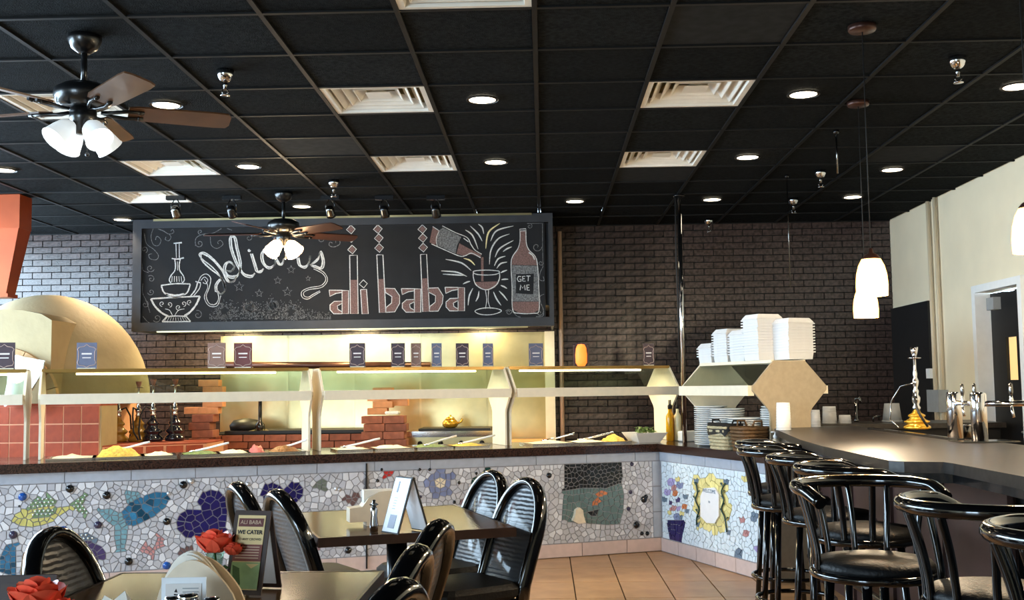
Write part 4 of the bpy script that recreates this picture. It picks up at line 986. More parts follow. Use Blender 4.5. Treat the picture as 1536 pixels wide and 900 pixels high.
fb = []                                         # foam clamshell boxes nested in stacks on the guard top
def foam_mesh():
    a, b, h = .099, .105, .05
    vs = [(-a, -a, 0), (a, -a, 0), (a, a, 0), (-a, a, 0), (-b, -b, h), (b, -b, h), (b, b, h), (-b, b, h), (-b - .011, -b - .011, h), (b + .011, -b - .011, h), (b + .011, b + .011, h), (-b - .011, b + .011, h), (-b - .011, -b - .011, h + .009), (b + .011, -b - .011, h + .009), (b + .011, b + .011, h + .009), (-b - .011, b + .011, h + .009), (-a, -a, h + .006), (a, -a, h + .006), (a, a, h + .006), (-a, a, h + .006)]
    return MB().add(vs, [(3, 2, 1, 0)] + [(q + i, q + (i + 1) % 4, q + 4 + (i + 1) % 4, q + 4 + i) for q in (0, 4, 8, 12) for i in range(4)] + [(16, 17, 18, 19)]).mesh('foam_box', 'white_foam')
def foam_lid():
    a, b, h = .088, .112, .036
    vs = [(-b, -b, 0), (b, -b, 0), (b, b, 0), (-b, b, 0), (-b + .006, -b + .006, .012), (b - .006, -b + .006, .012), (b - .006, b - .006, .012), (-b + .006, b - .006, .012), (-a, -a, h), (a, -a, h), (a, a, h), (-a, a, h)]
    return MB().add(vs, [(3, 2, 1, 0)] + [(q + i, q + (i + 1) % 4, q + 4 + (i + 1) % 4, q + 4 + i) for q in (0, 4) for i in range(4)] + [(8, 9, 10, 11)]).mesh('foam_box', 'white_foam')
fm, fl = foam_mesh(), foam_lid()
def foam(x, y, n, label, dz=.021):
    z0 = 1.571
    for k in range(n):
        o = link('foam_box', fm, None, F2.w(x, y, z0 + k * dz), RZ2 + random.uniform(-.02, .02)); tag(o, label + ', ' + nth(k, n + 1).rstrip(','), 'takeout box', 'white foam takeout boxes')
    o = link('foam_box', fl, None, F2.w(x, y, z0 + n * dz + .04), RZ2); tag(o, label + ', the closed lid on top', 'takeout box', 'white foam takeout boxes')
foam(.44, .315, 4, 'foam box in the lowest stack at the pole end')
foam(.69, .315, 9, 'foam box in the second stack from the pole')
foam(.94, .315, 8, 'foam box in the middle stack')
foam(1.19, .29, 13, 'foam box in the tallest stack')
foam(1.40, .42, 11, 'foam box in the stack at the hexagon end')

# ================================================================== PIZZA OVEN
OX = -4.55; OY = 9.15
oven = thing('pizza_oven', 'domed cream pizza oven on a red tiled base with brick arch', 'oven', (OX, OY, 0))
OZ = 1.283
m = MB().prism([(-1.3, -.003), (.835, -.003), (.835, .36), (.5, .36), (.5, 1.75), (-1.3, 1.75)], 0, OZ - .004); m.build('base', 'red_grout', oven)
ts = .152
tile_me2 = MB().box((0, 0, 0), (ts - .010, .022, ts - .010)).mesh('base_tile', 'red_tile')
for i in range(11):
    for k in range(9):
        x = .835 - (i + .5) * ts; z = OZ - (k + .5) * ts
        if z < .05: continue
        link('wall_tile', tile_me2, oven, (x, .004, z))
MB().box((.84, .18, OZ / 2), (.014, .35, OZ - .01)).build('side_panel', 'stucco', oven)
MB().prism([(-1.3, -.0), (.84, -.0), (.84, .36), (.5, .36), (.5, 1.7), (-1.3, 1.7)], OZ - .004, OZ + .02).build('hearth_slab', 'red_tile', oven)
n, k = 28, 12; vs = []; fs = []
for i in range(k + 1):
    ph = PI / 2 * i / k
    for j in range(n): a = 2 * PI * j / n; vs.append((-.05 + .93 * math.cos(ph) * math.cos(a), .95 + .82 * math.cos(ph) * math.sin(a), 1.303 + 1.0 * math.sin(ph)))
for i in range(k):
    for j in range(n): fs.append((i * n + j, i * n + (j + 1) % n, (i + 1) * n + (j + 1) % n, (i + 1) * n + j))
MB().add(vs, fs, True).build('dome', 'stucco', oven)
R1, R2 = .383, .477                             # front block with arched opening
fr = MB(); na = 16
outer = lambda t: (max(-.40, min(.40, .62 * math.cos(t) * 1.3)), 1.303 + max(0, .80 * math.sin(t) ** .7))
for a in range(na):
    t0, t1 = PI * a / na, PI * (a + 1) / na
    for y in (.03,):
        p = [(R1 * math.cos(t0), y, 1.303 + R1 * math.sin(t0)), (outer(t0)[0] if abs(outer(t0)[0]) > R1 * abs(math.cos(t0)) else R1 * math.cos(t0), y, outer(t0)[1]), (outer(t1)[0], y, outer(t1)[1]), (R1 * math.cos(t1), y, 1.303 + R1 * math.sin(t1))]
        fr.add(p, [(0, 1, 2, 3)]).add([p[1], p[2], (p[2][0], .7, p[2][2]), (p[1][0], .7, p[1][2])], [(0, 1, 2, 3)]).add([p[0], p[3], (p[3][0], .55, p[3][2]), (p[0][0], .55, p[0][2])], [(0, 1, 2, 3)])
fr.build('front_face', 'stucco', oven)
MB().add([(-.45, .5, 1.31), (.45, .5, 1.31), (.45, .5, 1.9), (-.45, .5, 1.9)], [(0, 1, 2, 3)]).build('mouth_dark_sheet', 'cutting_black', oven)  # flat black sheet standing in for the darkness inside the oven
for a in range(11):
    t0, t1 = PI * a / 11 + .008, PI * (a + 1) / 11 - .008
    P = [(r * math.cos(t), -.012, 1.303 + r * math.sin(t)) for r, t in ((R1, t0), (R2, t0), (R2, (t0 + t1) / 2), (R2, t1), (R1, t1), (R1, (t0 + t1) / 2))]
    MB().extrude(P, (0, .06, 0)).build('arch_brick', 'voussoir', oven)
# copper chimney hood
ch = thing('copper_chimney', 'copper flue hood hanging over the oven from the ceiling', 'chimney', (OX - .21, 9.16, 2.20))
def frus(m, a, z0, b, z1, d0, d1):
    vs = [(sx * a, sy * d0, z0) for sx, sy in ((-1, -1), (1, -1), (1, 1), (-1, 1))] + [(sx * b, sy * d1, z1) for sx, sy in ((-1, -1), (1, -1), (1, 1), (-1, 1))]
    m.add(vs, [(3, 2, 1, 0), (4, 5, 6, 7)] + [(i, (i + 1) % 4, 4 + (i + 1) % 4, 4 + i) for i in range(4)])
m = MB(); frus(m, .26, .02, .37, .58, .08, .11); m.build('tapered_hood', 'copper', ch)
m = MB(); frus(m, .375, .58, .375, .865, .11, .11); m.build('upper_band', 'copper', ch)
m = MB(); frus(m, .28, .0, .28, .03, .09, .09); m.build('lower_rim', 'copper', ch)
# white cloth hanging in the oven mouth
cl = []
for i in range(7):
    for j in range(9):
        u, v = i / 6, j / 8; cl.append((-.28 + .62 * (u - .5) * (1 - .35 * v) * .55 + .03 * math.sin(7 * u + 5 * v), .05 * math.sin(9 * u + 2 * v) - .02 * v, .02 + .40 * (1 - v) + .03 * math.sin(4 * u)))
m = MB(); m.add(cl, [(i * 9 + j, (i + 1) * 9 + j, (i + 1) * 9 + j + 1, i * 9 + j + 1) for i in range(6) for j in range(8)], True).add([(p[0], p[1] + .02, p[2]) for p in cl], [(i * 9 + j, i * 9 + j + 1, (i + 1) * 9 + j + 1, (i + 1) * 9 + j) for i in range(6) for j in range(8)], True)
tag(m.build('white_cloth', 'white_cloth', None, (OX + .49, OY - .12, OZ - .02)), 'crumpled white cloth hanging before the oven mouth', 'cloth')

# tiled ledge with water pipes ------------------------------------------------------------------
LZ = .945
lg = [(-3.70, 9.18), (-2.95, 9.6), (-2.95, 10.12), (-4.0, 10.12), (-4.0, 9.54), (-3.70, 9.54)]
ledge = thing('tiled_ledge', 'low ledge of red tiles beside the oven', 'ledge', (-3.70, 9.18, 0), math.atan2(.42, .75))
ca, sa = math.cos(-ledge.rotation_euler[2]), math.sin(-ledge.rotation_euler[2])
lgl = [((x + 3.70) * ca - (y - 9.18) * sa, (x + 3.70) * sa + (y - 9.18) * ca) for x, y in lg]
MB().prism(lgl, 0, LZ - .012).build('core', 'red_grout', ledge)
for i in range(5):
    for k in range(5): link('wall_tile', tile_me2, ledge, (.09 + i * .172 * .97, -.002, LZ - .09 - k * .172))
MB().prism(lgl, LZ - .012, LZ).build('top_tiles', 'red_tile', ledge)
def hookah(name, loc, sc, glassm, stemm, label, dark=False, bs=1.0, ks=1.0):
    q = lambda z: z * bs if z <= .24 else .24 * bs + (z - .24) * ks
    t = thing(name, label, 'water pipe', loc, random.uniform(0, 6), 'water pipes on the ledge')
    MB().lathe([(r * sc, q(z) * sc) for r, z in ((.085, 0), (.095, .015), (.09, .04), (.06, .065), (.085, .085), (.09, .10), (.06, .125), (.045, .15), (.06, .165), (.058, .18), (.03, .21), (.024, .24))], n=20).build('glass_base', glassm, t)
    MB().lathe([(r * sc, q(z) * sc) for r, z in ((.022, .24), (.03, .255), (.018, .27), (.028, .29), (.03, .31), (.016, .325), (.022, .345), (.012, .36), (.02, .38), (.024, .40), (.012, .42), (.016, .44), (.01, .46), (.01, .52), (.014, .525))], n=16).build('stem', stemm, t)
    MB().lathe([(.03 * sc, q(.52) * sc), (.045 * sc, q(.524) * sc), (.045 * sc, q(.528) * sc), (.002, q(.53) * sc)], n=16).build('tray', stemm, t)
    MB().lathe([(.014 * sc, q(.53) * sc), (.024 * sc, q(.56) * sc), (.03 * sc, q(.585) * sc), (.024 * sc, q(.585) * sc), (.01, q(.56) * sc)], n=14).build('bowl', 'hearth_brick' if not dark else 'chrome', t)
    MB().tube([(.025 * sc, 0, q(.31) * sc), (.07 * sc, 0, q(.33) * sc), (.11 * sc, .03, q(.25) * sc), (.12 * sc, .05, .1 * sc), (.10 * sc, .09, .02 * sc)], .008, 7).build('hose', 'black_matte', t)
    return t
for px, g, lb, sc in ((177, 'hookah_amber', 'amber glass water pipe nearest the oven', .92), (207, 'hookah_amber', 'olive glass water pipe second from the oven', .92), (229, 'hookah_dark', 'dark violet glass water pipe third from the oven', .95), (262, 'hookah_dark', 'black water pipe furthest from the oven', .95)):
    p = on_y(px, 660, 9.86 if px < 250 else 9.95); hookah('water_pipe', (p.x, p.y, LZ + .002), sc, g, 'chrome', lb)

# ================================================================== GRILL LINE
gl = thing('brick_grill', 'low brick charcoal grill under the hood', 'grill', (-2.5, 10.68, 0))
MB().box((0, .36, .485), (1.68, .7, .97)).build('core', 'mortar', gl)
hb = MB().box((0, 0, 0), (.2, .04, .06)).mesh('brick', 'hearth_brick')
for r in range(7):
    for k in range(8): link('brick', hb, gl, (-.735 + k * .21 + (.05 if r % 2 else -.0) - .0, -.0, .93 - r * .067))
MB().box((.1, .3, .985), (1.42, .56, .03)).build('grill_plate', 'cutting_black', gl)
MB().lathe([(.15, 0), (.16, .05), (.12, .1), (.001, .12)], (-.45, .2, 1.0), 18).build('lid', 'cutting_black', gl)
MB().lathe([(.05, 0), (.045, .06), (.02, .09), (.018, .32), (.03, .34), (.03, .36)], (-.27, .05, 1.0), 12).build('burner_stand', 'black_metal', gl)
MB().add([(-.37, .0, 1.0), (-.17, .0, 1.0), (-.22, .1, 1.015), (-.32, .1, 1.015)], [(0, 1, 2, 3)]).build('stand_plate', 'steel', gl)
fbm = MB().rbox((0, 0, 0), (.19, .12, .062), .006).mesh('brick', 'fire_brick'); rbm = MB().rbox((0, 0, 0), (.2, .2, .07), .006).mesh('brick', 'hearth_brick')
lp = thing('firebrick_stack', 'stack of pale fire bricks on the left end of the grill', 'brick stack', (-3.16, 10.34, .0))
MB().box((0, 0, .44), (.3, .24, .88)).build('plinth', 'hearth_brick', lp)
for k in range(4): link('brick', rbm, lp, (-.05 + (.03 if k % 2 else 0), -.02, .92 + k * .073))
for k in range(5): link('brick', fbm, lp, (.04 + (.02 if k % 2 else -.02), -.02, 1.21 + k * .064))
link('brick', fbm, lp, (-.12, -.0, 1.21))
rp = thing('brick_block', 'red brick block topped with pale fire bricks beside the griddle', 'brick stack', (-1.50, 10.45, .0))
MB().box((0, .05, .42), (.36, .3, .84)).build('plinth', 'hearth_brick', rp)
for k in range(4):
    for x in (-.095, .11): link('brick', rbm, rp, (x - (.02 if k % 2 else 0), 0, .88 + k * .074))
for k in range(4): link('brick', fbm, rp, (-.07 + (.05 if k % 2 else .0), 0, 1.18 + k * .064))
link('brick', fbm, rp, (.12, .04, 1.26)); link('brick', fbm, rp, (.09, 0.0, 1.33))
tag(MB().rbox((0, 0, .015), (.14, .09, .03), .02).build('white_rag', 'white_cloth', None, (-1.42, 10.36, 1.152)), 'folded white rag lying on the red brick block', 'rag')
gd = thing('griddle', 'stainless steel griddle with black top beside the brick block', 'griddle', (-.9, 10.68, 0))
MB().box((0, .3, .46), (.84, .6, .92)).build('cabinet', 'steel', gd)
MB().box((0, .28, .95), (.86, .64, .055)).build('front_rail', 'chrome', gd)
MB().box((.03, .3, .985), (.7, .5, .03)).build('hot_plate', 'cutting_black', gd)
for x in (-.3, -.1, .1, .3): MB().lathe([(.025, 0), (.022, .03), (.001, .032)], (x, -.0, .86), 12, axis=(0, -1, 0)).build('knob', 'black_matte', gd)
t = thing('brass_pot', 'small brass pot with lid on the griddle', 'pot', (-.92, 10.85, 1.002)); MB().lathe([(.05, 0), (.075, .02), (.08, .05), (.06, .075), (.05, .08)], n=18).build('pot_body', 'hookah_gold', t); MB().lathe([(.055, .08), (.04, .1), (.01, .11), (.012, .125), (.001, .13)], n=14).build('lid', 'hookah_gold', t); MB().tube([(.07, 0, .04), (.11, 0, .06), (.12, 0, .09)], .01, 6).build('spout', 'hookah_gold', t)
ct2 = thing('prep_table', 'beige-topped prep table at the right end of the stainless wall', 'table', (-.16, 10.68, 0)); MB().box((0, .3, .84), (.46, .6, .05)).build('top', 'fire_brick', ct2)
for sx in (-1, 1):
    for y in (.05, .55): MB().box((sx * .22, y, .41), (.04, .04, .82)).build('leg', 'steel', ct2)

# ================================================================== CEILING FANS
def fan(loc, rot, lit, label):
    t = thing('ceiling_fan', label, 'ceiling fan', loc, rot, 'ceiling fans with light kits')
    MB().lathe([(.075, 0), (.078, -.02), (.06, -.06), (.025, -.085)], n=20).build('canopy', 'fan_black', t)
    MB().cyl((0, 0, -.08), (0, 0, -.24), .014, 12).build('downrod', 'fan_black', t)
    MB().lathe([(.03, -.225), (.09, -.235), (.13, -.26), (.135, -.29), (.12, -.33), (.09, -.345), (.06, -.35)], n=26).build('motor_housing', 'fan_black', t)
    hub = MB().lathe([(.06, -.35), (.062, -.40), (.05, -.42), (.04, -.45), (.03, -.47), (.001, -.472)], n=20).build('light_hub', 'fan_black', t)
    for k in range(5):
        a = 2 * PI * k / 5; R = Matrix.Rotation(a, 4, 'Z') @ Matrix.Translation((0, 0, -.352)) @ Matrix.Rotation(-.24, 4, 'X')
        P = [(.2, -.055), (.24, -.068), (.6, -.075), (.66, -.07), (.675, -.04), (.675, .04), (.66, .07), (.6, .075), (.24, .068), (.2, .055)]
        top = MB(); vs = [R @ Vector((x, y, z)) for z in (-.004, .004) for x, y in P]; n = len(P)
        top.add(vs, [tuple(range(n))[::-1], tuple(range(n, 2 * n))] + [(i, (i + 1) % n, n + (i + 1) % n, n + i) for i in range(n)])
        bl = top.build('blade', 'bronze' if lit else 'fan_wood', t)  # lit fan's blades coloured darker to read as shaded silhouettes
        ir = MB(); ir.tube([R @ Vector(p) for p in ((.08, 0, -.01), (.13, .02, -.015), (.19, .035, -.012), (.27, .03, -.01))], .009, 6).tube([R @ Vector(p) for p in ((.08, 0, -.01), (.13, -.02, -.015), (.19, -.035, -.012), (.27, -.03, -.01))], .009, 6)
        for s in (-1, 1): ir.ball(R @ Vector((.25, s * .03, -.01)), .012, 8, 5)
        ir.build('blade_iron', 'fan_black', bl)
    for k in range(4):
        a = 2 * PI * k / 4 + .5; d = Vector((math.cos(a), math.sin(a), 0)); ax = (d * .75 + Vector((0, 0, -.75))).normalized(); o = Vector((0, 0, -.43)) + d * .055
        MB().cyl(Vector((0, 0, -.42)), o, .014, 8).build('lamp_arm', 'fan_black', t)
        MB().lathe([(.022, 0), (.03, .01), (.048, .035), (.056, .07), (.062, .115), (.066, .125)], o, 18, axis=ax, caps=False).build('lamp_shade', 'bulb_warm' if lit else 'shade_off_glow', t)
    MB().tube([(.02, 0, -.47), (.02, 0, -.56)], .002, 5).ball((.02, 0, -.565), .01, 8, 6).build('pull_chain', 'fan_black', t)
    if lit: lamp('fan_lamp', 'POINT', (0, 0, -.62), lit, (1.0, .80, .55), t, .1)
    return t
fan((-2.14, 5.02, H - .002), .43, 0, 'near black ceiling fan with white glass shades and wooden blades')
fan((-2.185, 9.2, H - .002), .62, 45, 'far ceiling fan glowing in front of the chalkboard')

# track spotlights --------------------------------------------------------------------------
for i, px in enumerate((258, 343, 492, 574, 652)):
    p = on_z(px, 290, H); lb = ['leftmost black track spotlight above the chalkboard corner', 'black track spotlight left of the far fan', 'silver-lit track spotlight right of the far fan', 'track spotlight second from the right above the chalkboard', 'rightmost track spotlight above the chalkboard'][i]
    t = thing('track_spotlight', lb, 'spotlight', (p.x, p.y + .1, H - .002), 0, 'track spotlights before the chalkboard')
    MB().box((0, 0, -.02), (.16, .05, .035)).build('track_mount', 'black_metal', t)
    for s in (-1, 1): MB().tube([(s * .012, 0, -.035), (s * .04, 0, -.08), (s * .035, 0, -.13)], .005, 6).build('yoke_arm', 'black_metal', t)
    MB().lathe([(.012, -.05), (.03, -.045), (.036, -.02), (.038, .03), (.04, .05), (.034, .048), (.001, .03)], (0, 0, -.14), 16, axis=(.1, .55, -.8)).build('lamp_head', 'dark_chrome' if i in (0, 2) else 'black_metal', t)

# pendants ------------------------------------------------------------------------------------
def pendant(loc, drop, label, k=1.0):
    t = thing('pendant_lamp', label, 'pendant lamp', loc, 0, 'amber glass pendants over the bar')
    MB().lathe([(.065, 0), (.065, -.02), (.06, -.028), (.008, -.03)], n=22).build('canopy', 'bronze', t)
    MB().cyl((0, 0, -.028), (0, 0, -drop + .2), .0025, 6).build('cord', 'black_matte', t)
    MB().lathe([(.008, .22), (.012, .2), (.03, .19), (.042, .175), (.044, .165)], (0, 0, -drop), 18).build('cap', 'bronze', t)
    MB().lathe([(.043, .17), (.058, .14), (.068, .1), (.072, .05), (.07, 0.0), (.066, -.0), (.067, .05), (.055, .13)], (0, 0, -drop), 22, caps=False).build('glass_shade', 'amber_shade', t)
    MB().ball((0, 0, -drop + .06), .03, 12, 8).build('bulb', 'bulb_warm', t)
    lamp('pendant_bulb_light', 'POINT', (0, 0, -drop - .02), 75 * k, (1.0, .80, .54), t, .05)
PP = [(1293, 38, 1311, 443), (1287, 152, 1299, 476)]
def hang(px0, py0, px1, py1, lb):
    p = on_z(px0, py0, H); q = on_y(px1, py1, p.y); pendant((p.x, p.y, H - .002), H - q.z, lb)
hang(1293, 38, 1311, 443, 'nearer amber glass pendant over the bar')
hang(1287, 152, 1299, 476, 'lower-hanging farther amber glass pendant over the bar')
p = on_y(1549, 378, 4.2); pendant((p.x, p.y, H - .002), H - p.z, 'amber pendant cut by the right edge of the picture')

# ================================================================== BAR
BZ = 1.07
bar = thing('bar_counter', 'long dark bar with overhanging laminate top and brown panel front', 'bar', (1.95, 6.3, 0))
def loc(pts_): return [(x - 1.95, y - 6.3) for x, y in pts_]
top = [(1.66, 8.03), (1.47, 6.4), (1.425, 5.7), (1.42, 4.62), (1.46, 4.55), (1.60, 4.50), (1.61, 4.42), (1.60, 1.6), (2.4, 1.6), (2.40, 5.95), (2.30, 6.6), (2.29, 7.75), (2.36, 8.45), (1.9, 8.45)]
MB().prism(loc(top), BZ - .045, BZ).build('bar_top', 'bar_top', bar)
edge = [(x + (.035 if x < 1.9 else -.02), y) for x, y in top]
MB().prism(loc(edge), BZ - .085, BZ - .046).build('top_underlay', 'bar_edge' if 'bar_edge' in MATS else 'black_metal', bar)
for k, (y0, y1) in enumerate(((4.72, 5.5), (5.5, 6.3), (6.3, 7.1), (7.1, 7.9))):
    MB().box((.01, (y0 + y1) / 2 - 6.3, .49), (.03, y1 - y0 - .012, .98)).build('front_panel', 'bar_front', bar)
    MB().box((-.012, y1 - 6.3, .49), (.025, .05, .98)).build('panel_trim', 'bar_front', bar)
MB().box((-.012, 4.72 - 6.3, .49), (.025, .05, .98)).build('panel_trim', 'bar_front', bar)
MB().box((.2, 6.3 - 6.3, .49), (.34, 3.3, .97)).build('carcass', 'black_matte', bar)
MB().box((.28, 3.2 - 6.3, .49), (.3, 2.9, .97)).build('rear_carcass', 'black_matte', bar)
MB().tube([(-.12, 4.75 - 6.3, .2), (-.12, 7.8 - 6.3, .2)], .022, 10).build('foot_rail', 'black_metal', bar)
bb = thing('bar_return', 'dark bar section running to the side wall behind the cups', 'bar', (2.85, 9.1, 0))
MB().box((0, 0, BZ - .02), (1.52, .7, .04)).build('bar_top', 'bar_top', bb)
MB().box((.02, .02, .52), (1.44, .6, 1.03)).build('carcass', 'black_matte', bb)
inner = tag(MB().prism([(p[0], p[1]) for p in [(2.23, 6.05), (2.27, 6.05), (2.27, 7.7), (2.23, 7.7)]], BZ + .0005, BZ + .014).build('drip_edge', 'black_metal'), 'thin black raised edge strip along the inner side of the bar', 'edge strip')

def cup_stack(px, py, r0, h, label, Y, z0, tinted='white_plastic'):
    p = on_y(px, py, Y); t = thing('cup_stack', label, 'cup', (p.x, p.y, z0 + .001), 0, 'plastic cups on the bar')
    MB().lathe([(r0 * 1.15, 0), (r0, h), (r0 * .9, h)], n=18).build('outer_cup', tinted, t)
    n = max(2, int(h / .018))
    for k in range(n): MB().lathe([(r0 * 1.16 - .15 * r0 * k / n, .002 + k * h / n), (r0 * 1.22 - .15 * r0 * k / n, .004 + k * h / n), (r0 * 1.16 - .15 * r0 * k / n, .006 + k * h / n)], n=18, caps=False).build('cup_rim', tinted, t)
BB = BZ + .001
mat('cup_frost', (232, 232, 232), .35, trans=.45, noise=.02)
cup_stack(1175, 620, .045, .19, 'tall stack of white cups at the left end of the bar', 7.75, BZ)
for i, px in enumerate((1200, 1216, 1222)):
    cup_stack(px, 620, .038 if i < 2 else .036, .125, ['clear cups just right of the tall white stack', 'middle clear cups on the bar', 'clear cup stack with bright edge before the hexagon panel'][i], 8.25 - .0 * i, BZ, 'cup_frost') if i != 1 else None
cup_stack(1244, 620, .05, .135, 'wide clear cup stack on the bar return', 8.95, BZ, 'cup_frost')
cup_stack(1267, 625, .045, .065, 'low clear cups right of the wide cup stack', 8.95, BZ, 'cup_frost')
t = thing('faucet', 'slim steel bar faucet against the dark wall', 'faucet', (on_y(1284, 620, 9.2).x, 9.2, BZ + .001)); MB().lathe([(.022, 0), (.02, .02), (.012, .03), (.011, .17)], n=12).tube([(0, 0, .165), (0, -.0, .19), (.03, -.01, .2), (.035, -.02, .16)], .011, 8).build('spout', 'dark_chrome', t); MB().tube([(.14, 0, 0), (.14, 0, .04), (.2, 0, .045)], .008, 8).build('lever', 'dark_chrome', t)
t = thing('ice_bucket', 'grey tapered container at the far end of the bar', 'bucket', (on_y(1338, 620, 9.15).x, 9.15, BZ + .001)); MB().lathe([(.078, 0), (.058, .15), (.055, .15), (.07, .01)], n=20).build('tub', 'grey_box', t); MB().lathe([(.08, 0), (.084, .006), (.08, .012)], n=20, caps=False).build('rim', 'grey_box', t)
p = on_y(1376, 645, 7.3)
hk = hookah('water_pipe', (p.x, p.y, BZ + .016), .92, 'hookah_gold', 'chrome', 'tall chrome and gold water pipe standing on the bar', True, .55, 1.3); hk['group'] = 'water pipe on the bar'
MB().tube([(.03, 0, .3), (-.02, -.1, .28), (-.03, -.17, .18), (0, -.17, .06), (.06, -.1, .01)], .006, 7).build('coiled_hose', 'dark_chrome', hk)
t = thing('beer_tower', 'chrome beer tap tower with crossbar and tap handles', 'beer tap', (on_y(1470, 660, 6.0).x, 6.0, BZ + .002))
for dx, dy, h in ((0, 0, .26), (0, .35, .26)): MB().lathe([(.042, 0), (.042, h - .01), (.036, h), (.001, h + .002)], (dx, dy, 0), 22).build('column', 'chrome', t)
MB().cyl((0, .35, .2), (.0, 0, .2), .014, 10).cyl((0, 0, .2), (.3, -.12, .2), .016, 10).build('crossbar', 'chrome', t)
for k, (x, y) in enumerate(((-.0, .22), (.02, .1), (.15, -.06), (.25, -.1))):
    tp = MB().lathe([(.01, 0), (.014, .01), (.01, .03), (.008, .04)], (x, y, .2), 10).tube([(x, y, .2), (x - .02, y - .05, .18), (x - .02, y - .07, .13)], .008, 8).build('tap', 'chrome', t)
    MB().lathe([(.007, .24), (.012, .26), (.01, .3), (.004, .31)], (x, y, 0), 10).build('tap_handle', 'dark_chrome', tp)
MB().box((0, -.05, .003), (.3, .2, .006)).build('drip_tray', 'dark_chrome', t)
for px, lb in ((1437, 'chrome cup standing left between the tap columns'), (1450, 'dark chrome cup standing right between the tap columns')):
    p = on_y(px, 650, 6.45); t = thing('metal_cup', lb, 'cup', (p.x, p.y, BZ + .001)); MB().lathe([(.03, 0), (.034, .07), (.031, .07), (.028, .004)], n=18).build('cup_wall', 'chrome' if px < 1440 else 'dark_chrome', t); MB().lathe([(.034, .066), (.037, .07), (.034, .074)], n=18, caps=False).build('rolled_rim', 'chrome', t)

# ================================================================== BAR STOOLS
def make_stool():
    t = thing('bar_stool', '', 'bar stool', group='black bar stools along the bar')
    MB().lathe([(.001, .745), (.17, .745), (.195, .755), (.2, .775), (.185, .795), (.12, .806), (.001, .81)], n=28).build('cushion', 'vinyl', t)
    MB().tube([(.203 * math.cos(2 * PI * k / 28), .203 * math.sin(2 * PI * k / 28), .748) for k in range(28)], .016, 8, closed=True).build('seat_ring', 'black_gloss', t)
    P = [(.07, .245, .995)]
    for k in range(17):
        a = PI / 2 + PI * k / 16; P.append((.0 + .265 * math.cos(a), .25 * math.sin(a), 1.035 - .03 * max(0, math.cos(a) + .3)))
    P.append((.07, -.245, .995)); P = smooth_path(P, 3)
    MB().tube(P, .0225, 10).build('back_rail', 'black_gloss', t)
    for k in range(6):
        a = PI * (.56 + .88 * k / 5); c, s_ = math.cos(a), math.sin(a)
        MB().tube(smooth_path([(.2 * c, .2 * s_, .752), (.205 * c, .2 * s_, .82), (.225 * c, .22 * s_, .92), (.262 * c, .247 * s_, 1.03)], 4), .014, 8, flat=.65).build('spindle', 'black_gloss', t)
    for k in range(4):
        a = PI / 4 + PI / 2 * k; c, s_ = math.cos(a), math.sin(a)
        MB().tube([(.15 * c, .15 * s_, .745), (.175 * c, .175 * s_, .4), (.205 * c, .205 * s_, .012)], .0165, 8).build('leg', 'black_gloss', t)
        MB().lathe([(.02, 0), (.02, .014), (.012, .02)], (.205 * c, .205 * s_, 0), 10).build('foot_cap', 'black_matte', t)
    MB().tube([(.2 * math.cos(2 * PI * k / 28), .2 * math.sin(2 * PI * k / 28), .27) for k in range(28)], .012, 8, closed=True).build('foot_ring', 'black_gloss', t)
    MB().cyl((-.12, -.12, .73), (.12, .12, .73), .012, 6).cyl((-.12, .12, .73), (.12, -.12, .73), .012, 6).build('under_frame', 'black_metal', t)
    return t
proto = make_stool()
ST = [(1.31, 5.92, 0.05, 'bar stool standing before the mirror mosaic, farthest in the front row'), (1.335, 5.28, .06, 'second bar stool from the mosaic end'), (1.33, 4.68, .06, 'third bar stool from the mosaic end, behind the turned one'), (1.12, 3.84, -1.25, 'large bar stool turned to face the camera'), (1.31, 3.28, .35, 'bar stool nearest but one, its back rail pointing at the bar'), (1.31, 2.62, .1, 'bar stool cut by the right edge of the picture'),
      (1.42, 6.62, .1, 'farthest bar stool, mostly hidden behind the one before the mosaic')]
for i, (x, y, r, lb) in enumerate(ST):
    if i == 0: proto.location = (x, y, 0); proto.rotation_euler = (0, 0, r); proto['label'] = lb
    else: clone(proto, (x, y, 0), r, lb)

# ================================================================== TABLES AND CHAIRS
def table(loc_, rz, w, d, label, ped):
    t = thing('dining_table', label, 'table', loc_, rz, 'brown laminate dining tables')
    MB().box((0, 0, .737), (w, d, .026)).build('table_top', 'table_top', t)
    m = MB(); e = .012
    for s in (-1, 1): m.box((s * (w / 2 + e / 2), 0, .73), (e, d + 2 * e, .042)).box((0, s * (d / 2 + e / 2), .73), (w, e, .042))
    m.build('edge_band', 'table_edge', t)
    for (x, y) in ped:
        MB().cyl((x, y, .04), (x, y, .72), .05, 20).build('pedestal', 'black_metal', t)
        MB().box((x, y, .02), (.6, .08, .035)).box((x, y, .021), (.08, .6, .033)).build('base_cross', 'black_metal', t)
        MB().box((x, y, .715), (.35, .35, .015)).build('top_plate', 'black_metal', t)
    return t
e1 = Vector((math.cos(math.radians(20)), math.sin(math.radians(20)), 0)); e2 = Vector((-e1.y, e1.x, 0))
TA = Vector((-.975, 4.81, 0)) + e1 * .44 + e2 * .52
tA = table(TA, math.radians(20), .88, 1.04, 'table with white folded menu stand in front of the counter', [(0, -.05)])
table((-1.04, 3.42, 0), 0, .915, 1.0, 'foreground table with rose, napkins and catering menu', [(0, 0)])
table((-1.04, 2.36, 0), 0, .915, .98, 'nearest table, mostly below the lower edge of the picture', [(0, 0)])

